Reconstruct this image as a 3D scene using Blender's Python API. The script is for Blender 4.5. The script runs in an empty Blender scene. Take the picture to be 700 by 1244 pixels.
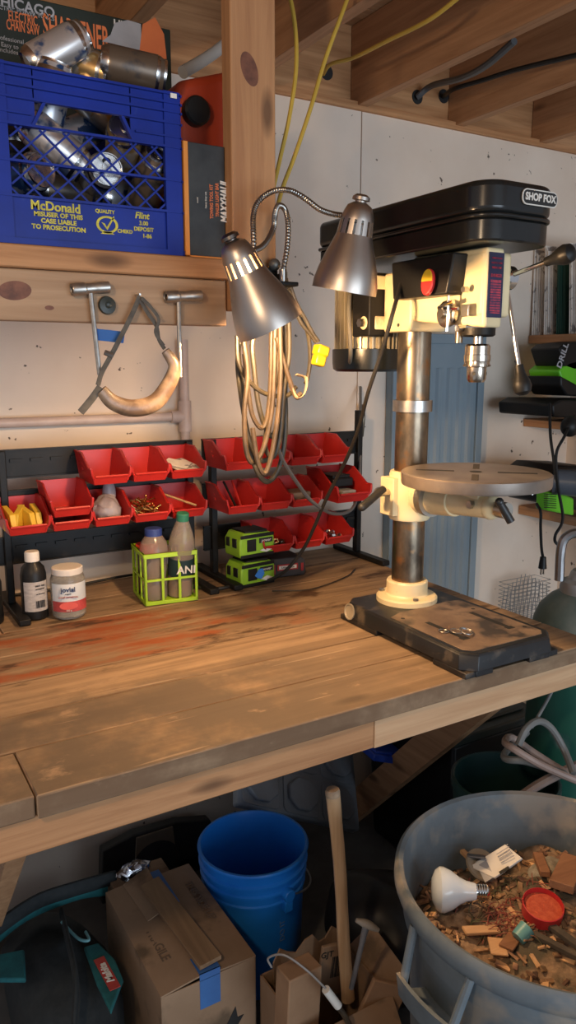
import bpy, bmesh, math, random
from mathutils import Vector, Matrix, noise
random.seed(7)
V = Vector
SC = bpy.context.scene
COL = SC.collection
PI = math.pi
rad = math.radians

# ---------------------------------------------------------------- camera
TH, PH, FP, CH = rad(30.7), rad(11), 934.0, 1.6
cf = V((math.sin(TH)*math.cos(PH), math.cos(TH)*math.cos(PH), -math.sin(PH)))
cr = V((math.cos(TH), -math.sin(TH), 0))
cu = cr.cross(cf)
CAM = V((0, 0, CH))
cd = bpy.data.cameras.new('camera'); cam = bpy.data.objects.new('camera', cd); COL.objects.link(cam)
cd.sensor_fit = 'VERTICAL'; cd.sensor_height = 24; cd.lens = 24*FP/1244; cd.clip_start = .02
cam.matrix_world = Matrix.Translation(CAM) @ Matrix((cr, cu, -cf)).transposed().to_4x4()
SC.camera = cam
def ray(x, y): return cf + cr*((x-350)/FP) + cu*((622-y)/FP)
def atX(x, y, w): d = ray(x, y); return CAM + d*(w/d.x)
def atY(x, y, w): d = ray(x, y); return CAM + d*(w/d.y)
def atZ(x, y, w): d = ray(x, y); return CAM + d*((w-CH)/d.z)
def atD(x, y, s): return CAM + ray(x, y)*s
BZ = .98       # bench top height
WY = 2.13      # back wall plane

# ---------------------------------------------------------------- materials
MATS = {}
def pm(name, c1, c2=None, scale=8, rough=.6, metal=0, bump=0, stretch=(1,1,1), c3=None, t3=.62, s3=3, detail=4, spec=None, trans=0, emit=None, alpha=1, island=0, lo=.35, hi=.65, coat=0, e3=.06):
    if name in MATS: return MATS[name]
    m = bpy.data.materials.new(name); m.use_nodes = True
    n = m.node_tree.nodes; l = m.node_tree.links; b = n['Principled BSDF']
    b.inputs['Roughness'].default_value = rough; b.inputs['Metallic'].default_value = metal
    if coat: b.inputs['Coat Weight'].default_value = coat
    if spec is not None: b.inputs['Specular IOR Level'].default_value = spec
    if trans: b.inputs['Transmission Weight'].default_value = trans; b.inputs['IOR'].default_value = 1.3
    if alpha < 1: b.inputs['Alpha'].default_value = alpha
    c2 = c2 or tuple(min(1, k*.82) for k in c1)
    tc = n.new('ShaderNodeTexCoord'); mp = n.new('ShaderNodeMapping'); l.new(tc.outputs['Object'], mp.inputs[0])
    mp.inputs['Scale'].default_value = stretch
    nz = n.new('ShaderNodeTexNoise'); nz.inputs['Scale'].default_value = scale; nz.inputs['Detail'].default_value = detail
    nz.inputs['Roughness'].default_value = .6
    l.new(mp.outputs[0], nz.inputs['Vector'])
    if island:
        geo = n.new('ShaderNodeNewGeometry'); mu = n.new('ShaderNodeVectorMath'); mu.operation = 'SCALE'; mu.inputs['Scale'].default_value = 17
        cx = n.new('ShaderNodeCombineXYZ')
        for i in range(3): l.new(geo.outputs['Random Per Island'], cx.inputs[i])
        l.new(cx.outputs[0], mu.inputs[0]); ad = n.new('ShaderNodeVectorMath'); l.new(mp.outputs[0], ad.inputs[0]); l.new(mu.outputs[0], ad.inputs[1])
        l.new(ad.outputs[0], nz.inputs['Vector'])
    rp = n.new('ShaderNodeValToRGB'); rp.color_ramp.elements[0].position = lo; rp.color_ramp.elements[1].position = hi
    rp.color_ramp.elements[0].color = (*c2, 1); rp.color_ramp.elements[1].color = (*c1, 1)
    l.new(nz.outputs['Fac'], rp.inputs[0]); out = rp.outputs[0]
    if c3:
        n3 = n.new('ShaderNodeTexNoise'); n3.inputs['Scale'].default_value = s3; n3.inputs['Detail'].default_value = 6
        l.new(tc.outputs['Object'], n3.inputs['Vector'])
        r3 = n.new('ShaderNodeValToRGB'); r3.color_ramp.elements[0].position = t3-e3; r3.color_ramp.elements[1].position = t3+e3
        r3.color_ramp.elements[0].color = (0,0,0,1); r3.color_ramp.elements[1].color = (1,1,1,1)
        l.new(n3.outputs['Fac'], r3.inputs[0])
        mx = n.new('ShaderNodeMix'); mx.data_type = 'RGBA'; l.new(r3.outputs[0], mx.inputs[0]); l.new(out, mx.inputs[6]); mx.inputs[7].default_value = (*c3, 1)
        out = mx.outputs[2]
    if island:
        hs = n.new('ShaderNodeHueSaturation'); mr = n.new('ShaderNodeMapRange'); l.new(geo.outputs['Random Per Island'], mr.inputs[0])
        mr.inputs[3].default_value = 1-island; mr.inputs[4].default_value = 1+island; l.new(mr.outputs[0], hs.inputs['Value']); l.new(out, hs.inputs['Color']); out = hs.outputs[0]
    l.new(out, b.inputs['Base Color'])
    if bump:
        bp = n.new('ShaderNodeBump'); bp.inputs['Strength'].default_value = bump; bp.inputs['Distance'].default_value = .004
        l.new(nz.outputs['Fac'], bp.inputs['Height']); l.new(bp.outputs[0], b.inputs['Normal'])
    if emit:
        b.inputs['Emission Color'].default_value = (*emit[:3], 1); b.inputs['Emission Strength'].default_value = emit[3]
    MATS[name] = m; return m

def wood(name, light, dark, axis='X', scale=1.0, island=0, stain=None, st=.6, ss=3, rough=.7, knots=True, grey=None):
    """sawn lumber: fine stretched grain, wavy rings, knots"""
    if name in MATS: return MATS[name]
    st3 = {'X': (1.2, 22, 22), 'Y': (22, 1.2, 22), 'Z': (22, 22, 1.2)}[axis]
    m = bpy.data.materials.new(name); m.use_nodes = True
    n = m.node_tree.nodes; l = m.node_tree.links; b = n['Principled BSDF']; b.inputs['Roughness'].default_value = rough
    tc = n.new('ShaderNodeTexCoord'); geo = n.new('ShaderNodeNewGeometry')
    mu = n.new('ShaderNodeVectorMath'); mu.operation = 'SCALE'; mu.inputs['Scale'].default_value = 9 if island else 0
    cx = n.new('ShaderNodeCombineXYZ')
    for i in range(3): l.new(geo.outputs['Random Per Island'], cx.inputs[i])
    l.new(cx.outputs[0], mu.inputs[0]); ad = n.new('ShaderNodeVectorMath'); l.new(tc.outputs['Object'], ad.inputs[0]); l.new(mu.outputs[0], ad.inputs[1])
    mp = n.new('ShaderNodeMapping'); l.new(ad.outputs[0], mp.inputs[0]); mp.inputs['Scale'].default_value = [k*scale for k in st3]
    g = n.new('ShaderNodeTexNoise'); g.inputs['Scale'].default_value = 1.6; g.inputs['Detail'].default_value = 8; g.inputs['Roughness'].default_value = .62; g.inputs['Distortion'].default_value = .6
    l.new(mp.outputs[0], g.inputs['Vector'])
    rp = n.new('ShaderNodeValToRGB'); e = rp.color_ramp.elements
    e[0].position = .33; e[1].position = .66; e[0].color = (*dark, 1); e[1].color = (*light, 1)
    l.new(g.outputs['Fac'], rp.inputs[0]); out = rp.outputs[0]
    def mix(fac, col, o):
        mx = n.new('ShaderNodeMix'); mx.data_type = 'RGBA'; l.new(fac, mx.inputs[0]); l.new(o, mx.inputs[6]); mx.inputs[7].default_value = (*col, 1); return mx.outputs[2]
    if knots:
        mk = n.new('ShaderNodeMapping'); l.new(ad.outputs[0], mk.inputs[0]); mk.inputs['Scale'].default_value = [k*scale for k in {'X': (3, 9, 9), 'Y': (9, 3, 9), 'Z': (9, 9, 3)}[axis]]
        vo = n.new('ShaderNodeTexVoronoi'); vo.inputs['Scale'].default_value = 1; l.new(mk.outputs[0], vo.inputs['Vector'])
        rk = n.new('ShaderNodeValToRGB'); rk.color_ramp.elements[0].position = .07; rk.color_ramp.elements[1].position = .16
        rk.color_ramp.elements[0].color = (.85,.85,.85,1); rk.color_ramp.elements[1].color = (0,0,0,1); l.new(vo.outputs['Distance'], rk.inputs[0])
        out = mix(rk.outputs[0], tuple(k*.35 for k in dark), out)
    if stain:
        s = n.new('ShaderNodeTexNoise'); s.inputs['Scale'].default_value = ss; s.inputs['Detail'].default_value = 6; s.inputs['Distortion'].default_value = .4; l.new(tc.outputs['Object'], s.inputs['Vector'])
        rs = n.new('ShaderNodeValToRGB'); rs.color_ramp.elements[0].position = st-.08; rs.color_ramp.elements[1].position = st+.1
        rs.color_ramp.elements[0].color = (0,0,0,1); rs.color_ramp.elements[1].color = (.85,.85,.85,1); l.new(s.outputs['Fac'], rs.inputs[0])
        out = mix(rs.outputs[0], stain, out)
    if island:
        hs = n.new('ShaderNodeHueSaturation'); mr = n.new('ShaderNodeMapRange'); l.new(geo.outputs['Random Per Island'], mr.inputs[0])
        mr.inputs[3].default_value = 1-island; mr.inputs[4].default_value = 1+island; l.new(mr.outputs[0], hs.inputs['Value']); l.new(out, hs.inputs['Color']); out = hs.outputs[0]
    l.new(out, b.inputs['Base Color'])
    bp = n.new('ShaderNodeBump'); bp.inputs['Strength'].default_value = .25; bp.inputs['Distance'].default_value = .002
    l.new(g.outputs['Fac'], bp.inputs['Height']); l.new(bp.outputs[0], b.inputs['Normal'])
    MATS[name] = m; return m

# ---------------------------------------------------------------- mesh builder
def frame(p, d, up=V((0, 0, 1))):
    d = V(d).normalized()
    if abs(d.dot(up)) > .98: up = V((0, 1, 0)) if abs(d.y) < .9 else V((1, 0, 0))
    x = up.cross(d).normalized(); y = d.cross(x)
    return Matrix.Translation(p) @ Matrix((x, y, d)).transposed().to_4x4()
def smoothpath(pts, k=6):
    pts = [V(p) for p in pts]
    if len(pts) < 3 or k < 2: return pts
    P = [pts[0]*2-pts[1]] + pts + [pts[-1]*2-pts[-2]]; out = []
    for i in range(1, len(P)-2):
        a, b, c, d = P[i-1:i+3]
        for j in range(k):
            t = j/k; out.append(.5*((2*b)+(c-a)*t+(2*a-5*b+4*c-d)*t*t+(3*b-a-3*c+d)*t**3))
    out.append(P[-2]); return out
class B:
    def __init__(s): s.bm = bmesh.new()
    def add(s, vs, fs):
        v = [s.bm.verts.new(p) for p in vs]
        for f in fs:
            try: s.bm.faces.new([v[i] for i in f])
            except ValueError: pass
        return s
    def box(s, c, size, M=None):
        c = V(c); h = V(size)/2; M = M or Matrix()
        vs = [M @ (c+V((a*h.x, b*h.y, d*h.z))) for a in (-1, 1) for b in (-1, 1) for d in (-1, 1)]
        return s.add(vs, [(0,1,3,2),(4,6,7,5),(0,4,5,1),(2,3,7,6),(0,2,6,4),(1,5,7,3)])
    def bb(s, x0, x1, y0, y1, z0, z1, M=None): return s.box(((x0+x1)/2, (y0+y1)/2, (z0+z1)/2), (x1-x0, y1-y0, z1-z0), M)
    def hexa(s, p): return s.add(p, [(0,3,2,1),(4,5,6,7),(0,1,5,4),(1,2,6,5),(2,3,7,6),(3,0,4,7)])
    def beam(s, p0, p1, w, h, up=V((0, 0, 1))):
        p0, p1 = V(p0), V(p1); M = frame(p0, p1-p0, up); L = (p1-p0).length
        return s.box((0, 0, L/2), (w, h, L), M)
    def lathe(s, prof, M=None, n=24, close=True):
        M = M or Matrix(); rings = []
        for r, z in prof:
            if r < 1e-6: rings.append([s.bm.verts.new(M @ V((0, 0, z)))])
            else: rings.append([s.bm.verts.new(M @ V((r*math.cos(2*PI*i/n), r*math.sin(2*PI*i/n), z))) for i in range(n)])
        for a, b in zip(rings, rings[1:]):
            for i in range(n):
                j = (i+1) % n
                f = [a[0], b[i], b[j]] if len(a) == 1 and len(b) > 1 else ([a[j], a[i], b[0]] if len(b) == 1 and len(a) > 1 else ([a[j], a[i], b[i], b[j]] if len(a) > 1 else None))
                if f: s.bm.faces.new(f)
        if close:
            for r in (rings[0], rings[-1]):
                if len(r) > 2: s.bm.faces.new(r)
        return s
    def cyl(s, p0, p1, r0, r1=None, n=16):
        p0, p1 = V(p0), V(p1); return s.lathe([(r0, 0), (r1 if r1 is not None else r0, (p1-p0).length)], frame(p0, p1-p0), n)
    def tube(s, pts, r, n=8, k=6, flat=1, up=None):
        P = smoothpath(pts, k); N = len(P); rings = []
        t = (P[1]-P[0]).normalized(); x = (up or V((0, 0, 1))).cross(t)
        if x.length < .05: x = V((1, 0, 0)).cross(t)
        x.normalize()
        for i, p in enumerate(P):
            t = (P[min(i+1, N-1)]-P[max(i-1, 0)]).normalized()
            x = (x-t*x.dot(t)).normalized(); y = t.cross(x)
            q = r(i/(N-1)) if callable(r) else r
            rings.append([s.bm.verts.new(p+x*q*flat*math.cos(2*PI*j/n)+y*q*math.sin(2*PI*j/n)) for j in range(n)])
        for a, b in zip(rings, rings[1:]):
            for j in range(n): s.bm.faces.new([a[j], a[(j+1) % n], b[(j+1) % n], b[j]])
        s.bm.faces.new(rings[0][::-1]); s.bm.faces.new(rings[-1]); return s
    def prism(s, poly, h, M=None):
        M = M or Matrix(); n = len(poly)
        vs = [M @ V((x, y, 0)) for x, y in poly]+[M @ V((x, y, h)) for x, y in poly]
        return s.add(vs, [tuple(range(n))[::-1], tuple(range(n, 2*n))]+[(i, (i+1) % n, (i+1) % n+n, i+n) for i in range(n)])
    def ball(s, c, r, M=None, u=16, v=10):
        if not hasattr(r, '__len__'): r = (r, r, r)
        T = Matrix.Translation(c) @ (M or Matrix()) @ Matrix.Diagonal((*r, 1))
        bmesh.ops.create_uvsphere(s.bm, u_segments=u, v_segments=v, radius=1, matrix=T); return s
    def build(s, name, mat, parent=None, bevel=0, seg=2, angle=35, sub=0, solid=0, origin=None, jit=0):
        bm = s.bm
        if jit:
            for v in bm.verts: v.co += V([random.uniform(-jit, jit) for _ in range(3)])
        bmesh.ops.recalc_face_normals(bm, faces=bm.faces)
        if parent is not None: o0 = WL[parent.name]
        elif origin is not None: o0 = V(origin)
        else:
            xs = [v.co for v in bm.verts]
            o0 = V(((min(p.x for p in xs)+max(p.x for p in xs))/2, (min(p.y for p in xs)+max(p.y for p in xs))/2, min(p.z for p in xs)))
        for v in bm.verts: v.co -= o0
        me = bpy.data.meshes.new(name); bm.to_mesh(me); bm.free()
        for p in me.polygons: p.use_smooth = True
        me.set_sharp_from_angle(angle=rad(angle))
        for m_ in (mat if isinstance(mat, (list, tuple)) else [mat]): me.materials.append(m_)
        o = bpy.data.objects.new(name, me); COL.objects.link(o); WL[o.name] = o0
        if parent is not None: o.parent = parent
        else: o.location = o0
        if solid: q = o.modifiers.new('s', 'SOLIDIFY'); q.thickness = solid; q.offset = 0
        if bevel: q = o.modifiers.new('b', 'BEVEL'); q.width = bevel; q.segments = seg; q.limit_method = 'ANGLE'; q.angle_limit = rad(40); q.harden_normals = False
        if sub: q = o.modifiers.new('u', 'SUBSURF'); q.levels = sub; q.render_levels = sub
        return o
WL = {}     # world location of every object's origin
def tag(o, label, cat, group=None, kind=None):
    o['label'] = label; o['category'] = cat
    if group: o['group'] = group
    if kind: o['kind'] = kind
    return o
def thing(name, label, cat, loc, group=None):
    o = bpy.data.objects.new(name, None); COL.objects.link(o); o.location = V(loc); o.empty_display_size = .02; WL[o.name] = V(loc)
    return tag(o, label, cat, group)
def struct(o): o['kind'] = 'structure'; return o
def kids(o): return [c for c in COL.objects if c.parent == o]
def dup(root, loc, label, rot=None, scale=None):
    def cp(o, p):
        c = o.copy(); COL.objects.link(c); c.parent = p
        for k in kids(o): cp(k, c)
        return c
    r = cp(root, None); r.location = V(loc); r['label'] = label
    if rot is not None: r.rotation_euler = rot
    if scale: r.scale = (scale,)*3
    return r
def text(s, size, M, mat, parent, name='lettering', ex=.0006, align='CENTER', sx=1, bold=0, shear=0):
    c = bpy.data.curves.new('t', 'FONT'); c.body = s; c.size = size; c.extrude = ex; c.align_x = align; c.align_y = 'CENTER'; c.offset = bold; c.shear = shear; c.resolution_u = 3
    o = bpy.data.objects.new('t', c); COL.objects.link(o); bpy.context.view_layer.update()
    me = bpy.data.meshes.new_from_object(o.evaluated_get(bpy.context.evaluated_depsgraph_get()))
    bpy.data.objects.remove(o)
    me.transform(M @ Matrix.Diagonal((sx, 1, 1, 1)))
    o0 = WL[parent.name]; me.transform(Matrix.Translation(-o0)); me.materials.clear(); me.materials.append(mat)
    o = bpy.data.objects.new(name, me); COL.objects.link(o); o.parent = parent; WL[o.name] = o0
    return o
def face(p, right, up):
    """matrix whose XY plane has the given right/up directions"""
    x = V(right).normalized(); y = V(up); y = (y-x*y.dot(x)).normalized(); z = x.cross(y)
    return Matrix.Translation(p) @ Matrix((x, y, z)).transposed().to_4x4()
FRONT = lambda p: face(p, (1, 0, 0), (0, 0, 1))     # plane facing the room (-Y)

# colours
drywall = pm('painted drywall', (.81,.70,.59), (.74,.62,.51), scale=3, rough=.9, c3=(.12,.09,.07), t3=.715, s3=34, e3=.012)
white_wall = pm('skim coated drywall', (.74,.72,.70), (.66,.63,.60), scale=4, rough=.85, c3=(.09,.07,.06), t3=.765, s3=40, e3=.02)
concrete = pm('dusty concrete', (.13,.12,.11), (.07,.065,.06), scale=5, rough=.95, bump=.3)
lumberX = wood('pine lumber', (.52,.27,.12), (.31,.135,.05), 'X', island=.1)
lumberY = wood('pine joist', (.48,.26,.13), (.32,.155,.07), 'Y', island=.1)
lumberZ = wood('pine stud', (.50,.26,.115), (.34,.155,.065), 'Z')
pale = wood('fresh sawn pine', (.66,.42,.235), (.50,.28,.14), 'X', island=.12)
subfloor = wood('board sheathing', (.52,.33,.18), (.38,.22,.11), 'X', island=.15)
black = pm('black plastic', (.009,.009,.009), (.014,.014,.014), rough=.42, spec=.28)
blacksteel = pm('black painted steel', (.008,.008,.008), (.014,.013,.012), scale=20, rough=.45, c3=(.03,.025,.02), t3=.66, s3=14, spec=.22)
rubber = pm('dark rubber', (.025,.022,.018), (.012,.011,.01), rough=.55)
steel = pm('brushed steel', (.55,.53,.50), (.42,.40,.37), scale=30, rough=.3, metal=1)
chrome = pm('chrome', (.75,.74,.72), (.65,.64,.62), rough=.14, metal=1)
nickel = pm('brushed nickel', (.50,.44,.39), (.44,.385,.34), scale=5, rough=.38, metal=1)
cream = pm('cream machine enamel', (.86,.74,.46), (.74,.61,.36), scale=9, rough=.42, c3=(.30,.22,.12), t3=.69, s3=16)
oiled = pm('oiled dirty steel', (.30,.24,.17), (.09,.07,.05), scale=16, rough=.3, metal=.85, stretch=(1,1,.5), c3=(.36,.19,.08), t3=.6, s3=20, bump=.1)
card = pm('corrugated cardboard', (.32,.205,.125), (.25,.155,.09), scale=6, rough=.9, c3=(.13,.085,.05), t3=.60, s3=9, detail=8)
redp = pm('red bin plastic', (.50,.022,.018), (.42,.018,.015), rough=.38)
white = pm('white plastic', (.75,.72,.66), (.68,.64,.58), rough=.5)
ink = pm('black ink', (.02,.02,.02), rough=.7)
paper = pm('newsprint', (.80,.74,.67), (.68,.62,.56), scale=40, rough=.9, c3=(.27,.24,.22), t3=.60, s3=30, e3=.02)

# ---------------------------------------------------------------- room
wood_floor = struct(B().bb(-1.2, 2.62, -1.6, WY+.02, -.05, 0).build('floor', concrete))
SEAM = 1.535
w = B().bb(-1.2, SEAM-.002, WY, WY+.015, 0, 2.40).bb(SEAM+.002, 2.62, WY, WY+.015, 0, 2.40)
w.bb(-1.2, 2.62, WY+.015, WY+.03, 0, 2.40)
bw = struct(w.build('wall_back', [drywall]))
struct(B().bb(2.60, 2.62, .2, WY, 0, 2.40).build('wall_right', drywall))
# subfloor boards overhead run along the wall
c = B(); y = -1.6
while y < WY+.1:
    c.bb(-1.2, 2.62, y+.0015, y+.138, 2.625, 2.645); y += .14
struct(c.build('ceiling', subfloor))
r = B()
for i in range(6): r.bb(-1.2, 2.62, WY+.02, WY+.035, 2.42+.04*i, 2.459+.04*i)
JX = [1.53+.4064*k for k in range(-6, 3)]
struct(B().bb(-1.2, 2.62, WY-.012, WY+.09, 2.375, 2.398).build('trim_1', lumberX))
struct(B().bb(-1.2, 2.62, WY+.03, WY+.068, 2.398, 2.625).build('trim_2', lumberX))
for k, x in enumerate(JX):
    j = tag(B().bb(x-.019, x+.019, -1.6, WY+.028, 2.388, 2.624).build('ceiling_joist', lumberY, bevel=.002), 'joist', 'joist'); j['kind'] = 'structure'
    del j['label']; del j['category']

# ---------------------------------------------------------------- workbench
def bench_material():
    m = wood('worn bench planks', (.41,.28,.17), (.215,.14,.083), 'X', island=.26, rough=.68)
    n = m.node_tree.nodes; l = m.node_tree.links; b = n['Principled BSDF']
    src = b.inputs['Base Color'].links[0].from_socket; b.inputs['Specular IOR Level'].default_value = .3
    tc = n.new('ShaderNodeTexCoord'); sp = n.new('ShaderNodeSeparateXYZ'); l.new(tc.outputs['Object'], sp.inputs[0])
    def math_(op, a, b_):
        q = n.new('ShaderNodeMath'); q.operation = op; q.use_clamp = op in ('MULTIPLY',)
        for i, k in enumerate((a, b_)):
            if isinstance(k, (int, float)): q.inputs[i].default_value = k
            else: l.new(k, q.inputs[i])
        return q.outputs[0]
    def ramp(src_, a, b_):
        q = n.new('ShaderNodeMapRange'); q.interpolation_type = 'SMOOTHSTEP'; l.new(src_, q.inputs[0]); q.inputs[1].default_value = a; q.inputs[2].default_value = b_; return q.outputs[0]
    def nz(sc, st=(1,1,1), d=6):
        mp = n.new('ShaderNodeMapping'); l.new(tc.outputs['Object'], mp.inputs[0]); mp.inputs['Scale'].default_value = st
        q = n.new('ShaderNodeTexNoise'); q.inputs['Scale'].default_value = sc; q.inputs['Detail'].default_value = d; q.inputs['Roughness'].default_value = .65; l.new(mp.outputs[0], q.inputs['Vector']); return q.outputs['Fac']
    def mix(f, col, o):
        mx = n.new('ShaderNodeMix'); mx.data_type = 'RGBA'; l.new(f, mx.inputs[0]); l.new(o, mx.inputs[6]); mx.inputs[7].default_value = (*col, 1); return mx.outputs[2]
    X, Y = sp.outputs[0], sp.outputs[1]     # origin = front left foot of the top (0,1.06)
    warp = math_('MULTIPLY', math_('SUBTRACT', nz(5), .5), .12)
    q = n.new('ShaderNodeMath'); q.operation = 'MULTIPLY'; l.new(nz(5), q.inputs[0]); q.inputs[1].default_value = .3
    Yw = math_('ADD', Y, q.outputs[0])      # + ~.15
    # red stain on the middle planks
    red = math_('MULTIPLY', math_('MULTIPLY', ramp(Y, .44, .455), ramp(Y, .752, .742)), math_('MULTIPLY', ramp(nz(3.2, (1, 3.5, 1)), .43, .62), ramp(X, 1.05, .85)))
    o = mix(red, (.30,.085,.03), src)
    dk = math_('MULTIPLY', ramp(nz(6, (.8, 2.4, 1)), .54, .66), math_('MULTIPLY', ramp(Y, .3, .46), ramp(Y, .9, .75)))
    o = mix(dk, (.075,.04,.022), o)
    # grey grime of the two front planks
    g = math_('MULTIPLY', ramp(Yw, .56, .36), ramp(nz(4), .28, .52))
    g = math_('MULTIPLY', g, ramp(X, 1.25, .55)); g = math_('MULTIPLY', g, .92)
    ge = n.new('ShaderNodeNewGeometry'); sn = n.new('ShaderNodeSeparateXYZ'); l.new(ge.outputs['Normal'], sn.inputs[0]); g = math_('MULTIPLY', g, ramp(sn.outputs[2], .3, .9))
    o = mix(g, (.11,.085,.064), o)
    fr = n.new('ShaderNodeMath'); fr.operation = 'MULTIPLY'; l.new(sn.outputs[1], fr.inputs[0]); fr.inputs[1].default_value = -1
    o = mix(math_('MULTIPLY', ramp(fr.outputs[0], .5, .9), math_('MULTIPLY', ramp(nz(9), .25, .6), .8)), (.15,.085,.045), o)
    sc = ramp(nz(16, (.6, 1, 1), 10), .60, .70)
    o = mix(math_('MULTIPLY', sc, .5), (.42,.29,.19), o)
    # scuffed pale scratches
    for ang, sh in ((.5, 3), (-.9, 7)):
        mp = n.new('ShaderNodeMapping'); l.new(tc.outputs['Object'], mp.inputs[0]); mp.inputs['Rotation'].default_value = (0, 0, ang); mp.inputs['Scale'].default_value = (2.5, 60, 1); mp.inputs['Location'].default_value = (sh, 0, 0)
        q = n.new('ShaderNodeTexNoise'); q.inputs['Scale'].default_value = 1; q.inputs['Detail'].default_value = 2; l.new(mp.outputs[0], q.inputs['Vector'])
        o = mix(math_('MULTIPLY', ramp(q.outputs['Fac'], .70, .74), .35), (.5,.38,.27), o)
    l.new(o, b.inputs['Base Color'])
    return m
bench = thing('workbench', 'large wooden workbench with worn stained plank top along the wall', 'workbench', (0, 1.06, 0))
t = B(); ys = [1.062, 1.217, 1.352, 1.50, 1.655, 1.81, 1.965, 2.122]
for i in range(7):
    j = [.205, 1.9, 1.9, -.1, 1.9, .3, 1.9][i]
    a = ys[i]+.0017; b_ = ys[i+1]-.0017; dz = random.uniform(-.0008, .0008)
    if -.5 < j < 1.4: t.bb(-.5, j-.0012, a+(.006 if i == 0 else 0), b_, BZ-.038, BZ+dz-.001); t.bb(j+.0012, 1.442, a, b_, BZ-.038, BZ+dz)
    else: t.bb(-.5, 1.442+random.uniform(-.003, .003), a, b_, BZ-.038, BZ+dz)
WL['wb'] = V((0, 1.06, BZ))
bt = t.build('bench_top', bench_material(), bench, bevel=.0025)
for v in bt.data.vertices: v.co.z -= 0
aw = B().bb(-.5, .83, 1.078, 1.116, BZ-.100, BZ-.039).build('apron', lumberX, bench, bevel=.002)
aw = B().bb(.8315, 1.42, 1.078, 1.116, BZ-.102, BZ-.039).build('apron', pale, bench, bevel=.002); aw['label'] = 'pale newer apron board'
B().bb(1.40, 1.438, 1.262, 2.08, BZ-.128, BZ-.039).build('end_rail', pale, bench, bevel=.002)
B().bb(-.5, 1.40, 2.085, 2.123, BZ-.128, BZ-.039).build('rear_rail', lumberX, bench, bevel=.002)
for x in (1.419, .212):
    p0 = V((x, 1.105, BZ-.118)); d = V((0, .56, -.61)).normalized()
    B().hexa([V((x-.019, 1.118, .93)), V((x+.019, 1.118, .93)), V((x+.019, 1.24, .93)), V((x-.019, 1.24, .93)),
              V((x-.019, 1.118, .93)), V((x+.019, 1.118, .93)), V((x+.019, 1.24, .93)), V((x-.019, 1.24, .93))]) if 0 else None
    b_ = B()
    # 2x4 brace running down and back to the wall, ends cut to fit
    top = [(1.119, .938), (1.235, .938)]; k = (2.112-1.235); bot = [(2.112, .938-k*1.09), (2.112, .938-k*1.09-.127)]
    q = [top[0], top[1], bot[0], bot[1]]
    b_.add([V((x-.019+dx, yy, zz)) for dx in (0, .038) for yy, zz in q], [(0,1,2,3),(7,6,5,4),(0,4,5,1),(1,5,6,2),(2,6,7,3),(3,7,4,0)])
    b_.build('brace', lumberY, bench, bevel=.002)

# ---------------------------------------------------------------- overhead shelf and post
SZ = 1.797
sh = thing('overhead_shelf', 'knotty wooden shelf board and rail holding the blue crate', 'shelf', (-.3, 1.40, SZ))
s_ = B()
for i in range(3): s_.bb(-.75, .697, 1.40+.14*i+(.001 if i else 0), 1.539+.14*i, SZ-.039, SZ)
s_.build('shelf_board', lumberX, sh, bevel=.003)
knotty = wood('knotty grey pine', (.46,.30,.18), (.32,.19,.105), 'X', scale=.8)
B().bb(-.75, .695, 1.408, 1.446, SZ-.126, SZ-.0395).build('front_rail', knotty, sh, bevel=.003)
b_ = B().bb(.655, .693, 1.447, 2.128, SZ-.080, SZ-.0395); b_.build('bracket_rail', knotty, sh, bevel=.002)
B().bb(-.75, .654, 2.09, 2.128, SZ-.080, SZ-.0395).build('rear_rail', knotty, sh, bevel=.002)
tag(B().bb(.699, .795, 1.385, 1.423, 1.70, 2.60).build('wooden_post', lumberZ, bevel=.003), 'vertical knotty pine post hanging from the ceiling beside the crate', 'post')
def knot(px, py, Yp, rx, rz, par, a=0):
    b = B().lathe([(0, 0), (1, 0), (1, .0006), (0, .0006)], frame(atY(px, py, Yp), (0, -1, 0)) @ Matrix.Rotation(a, 4, 'Z') @ Matrix.Diagonal((rx, rz, 1, 1)), 26, False)
    return b.build('knot', pm('pine knot', (.20,.075,.04), (.10,.035,.02), scale=40, rough=.6), par)
post_ = COL.objects['wooden_post']
knot(303, 84, 1.3855, .017, .030, post_, .35)
knot(18, 353, 1.4085, .028, .016, COL.objects['front_rail'], .1); knot(60, 374, 1.4085, .008, .004, COL.objects['front_rail'])

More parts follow.
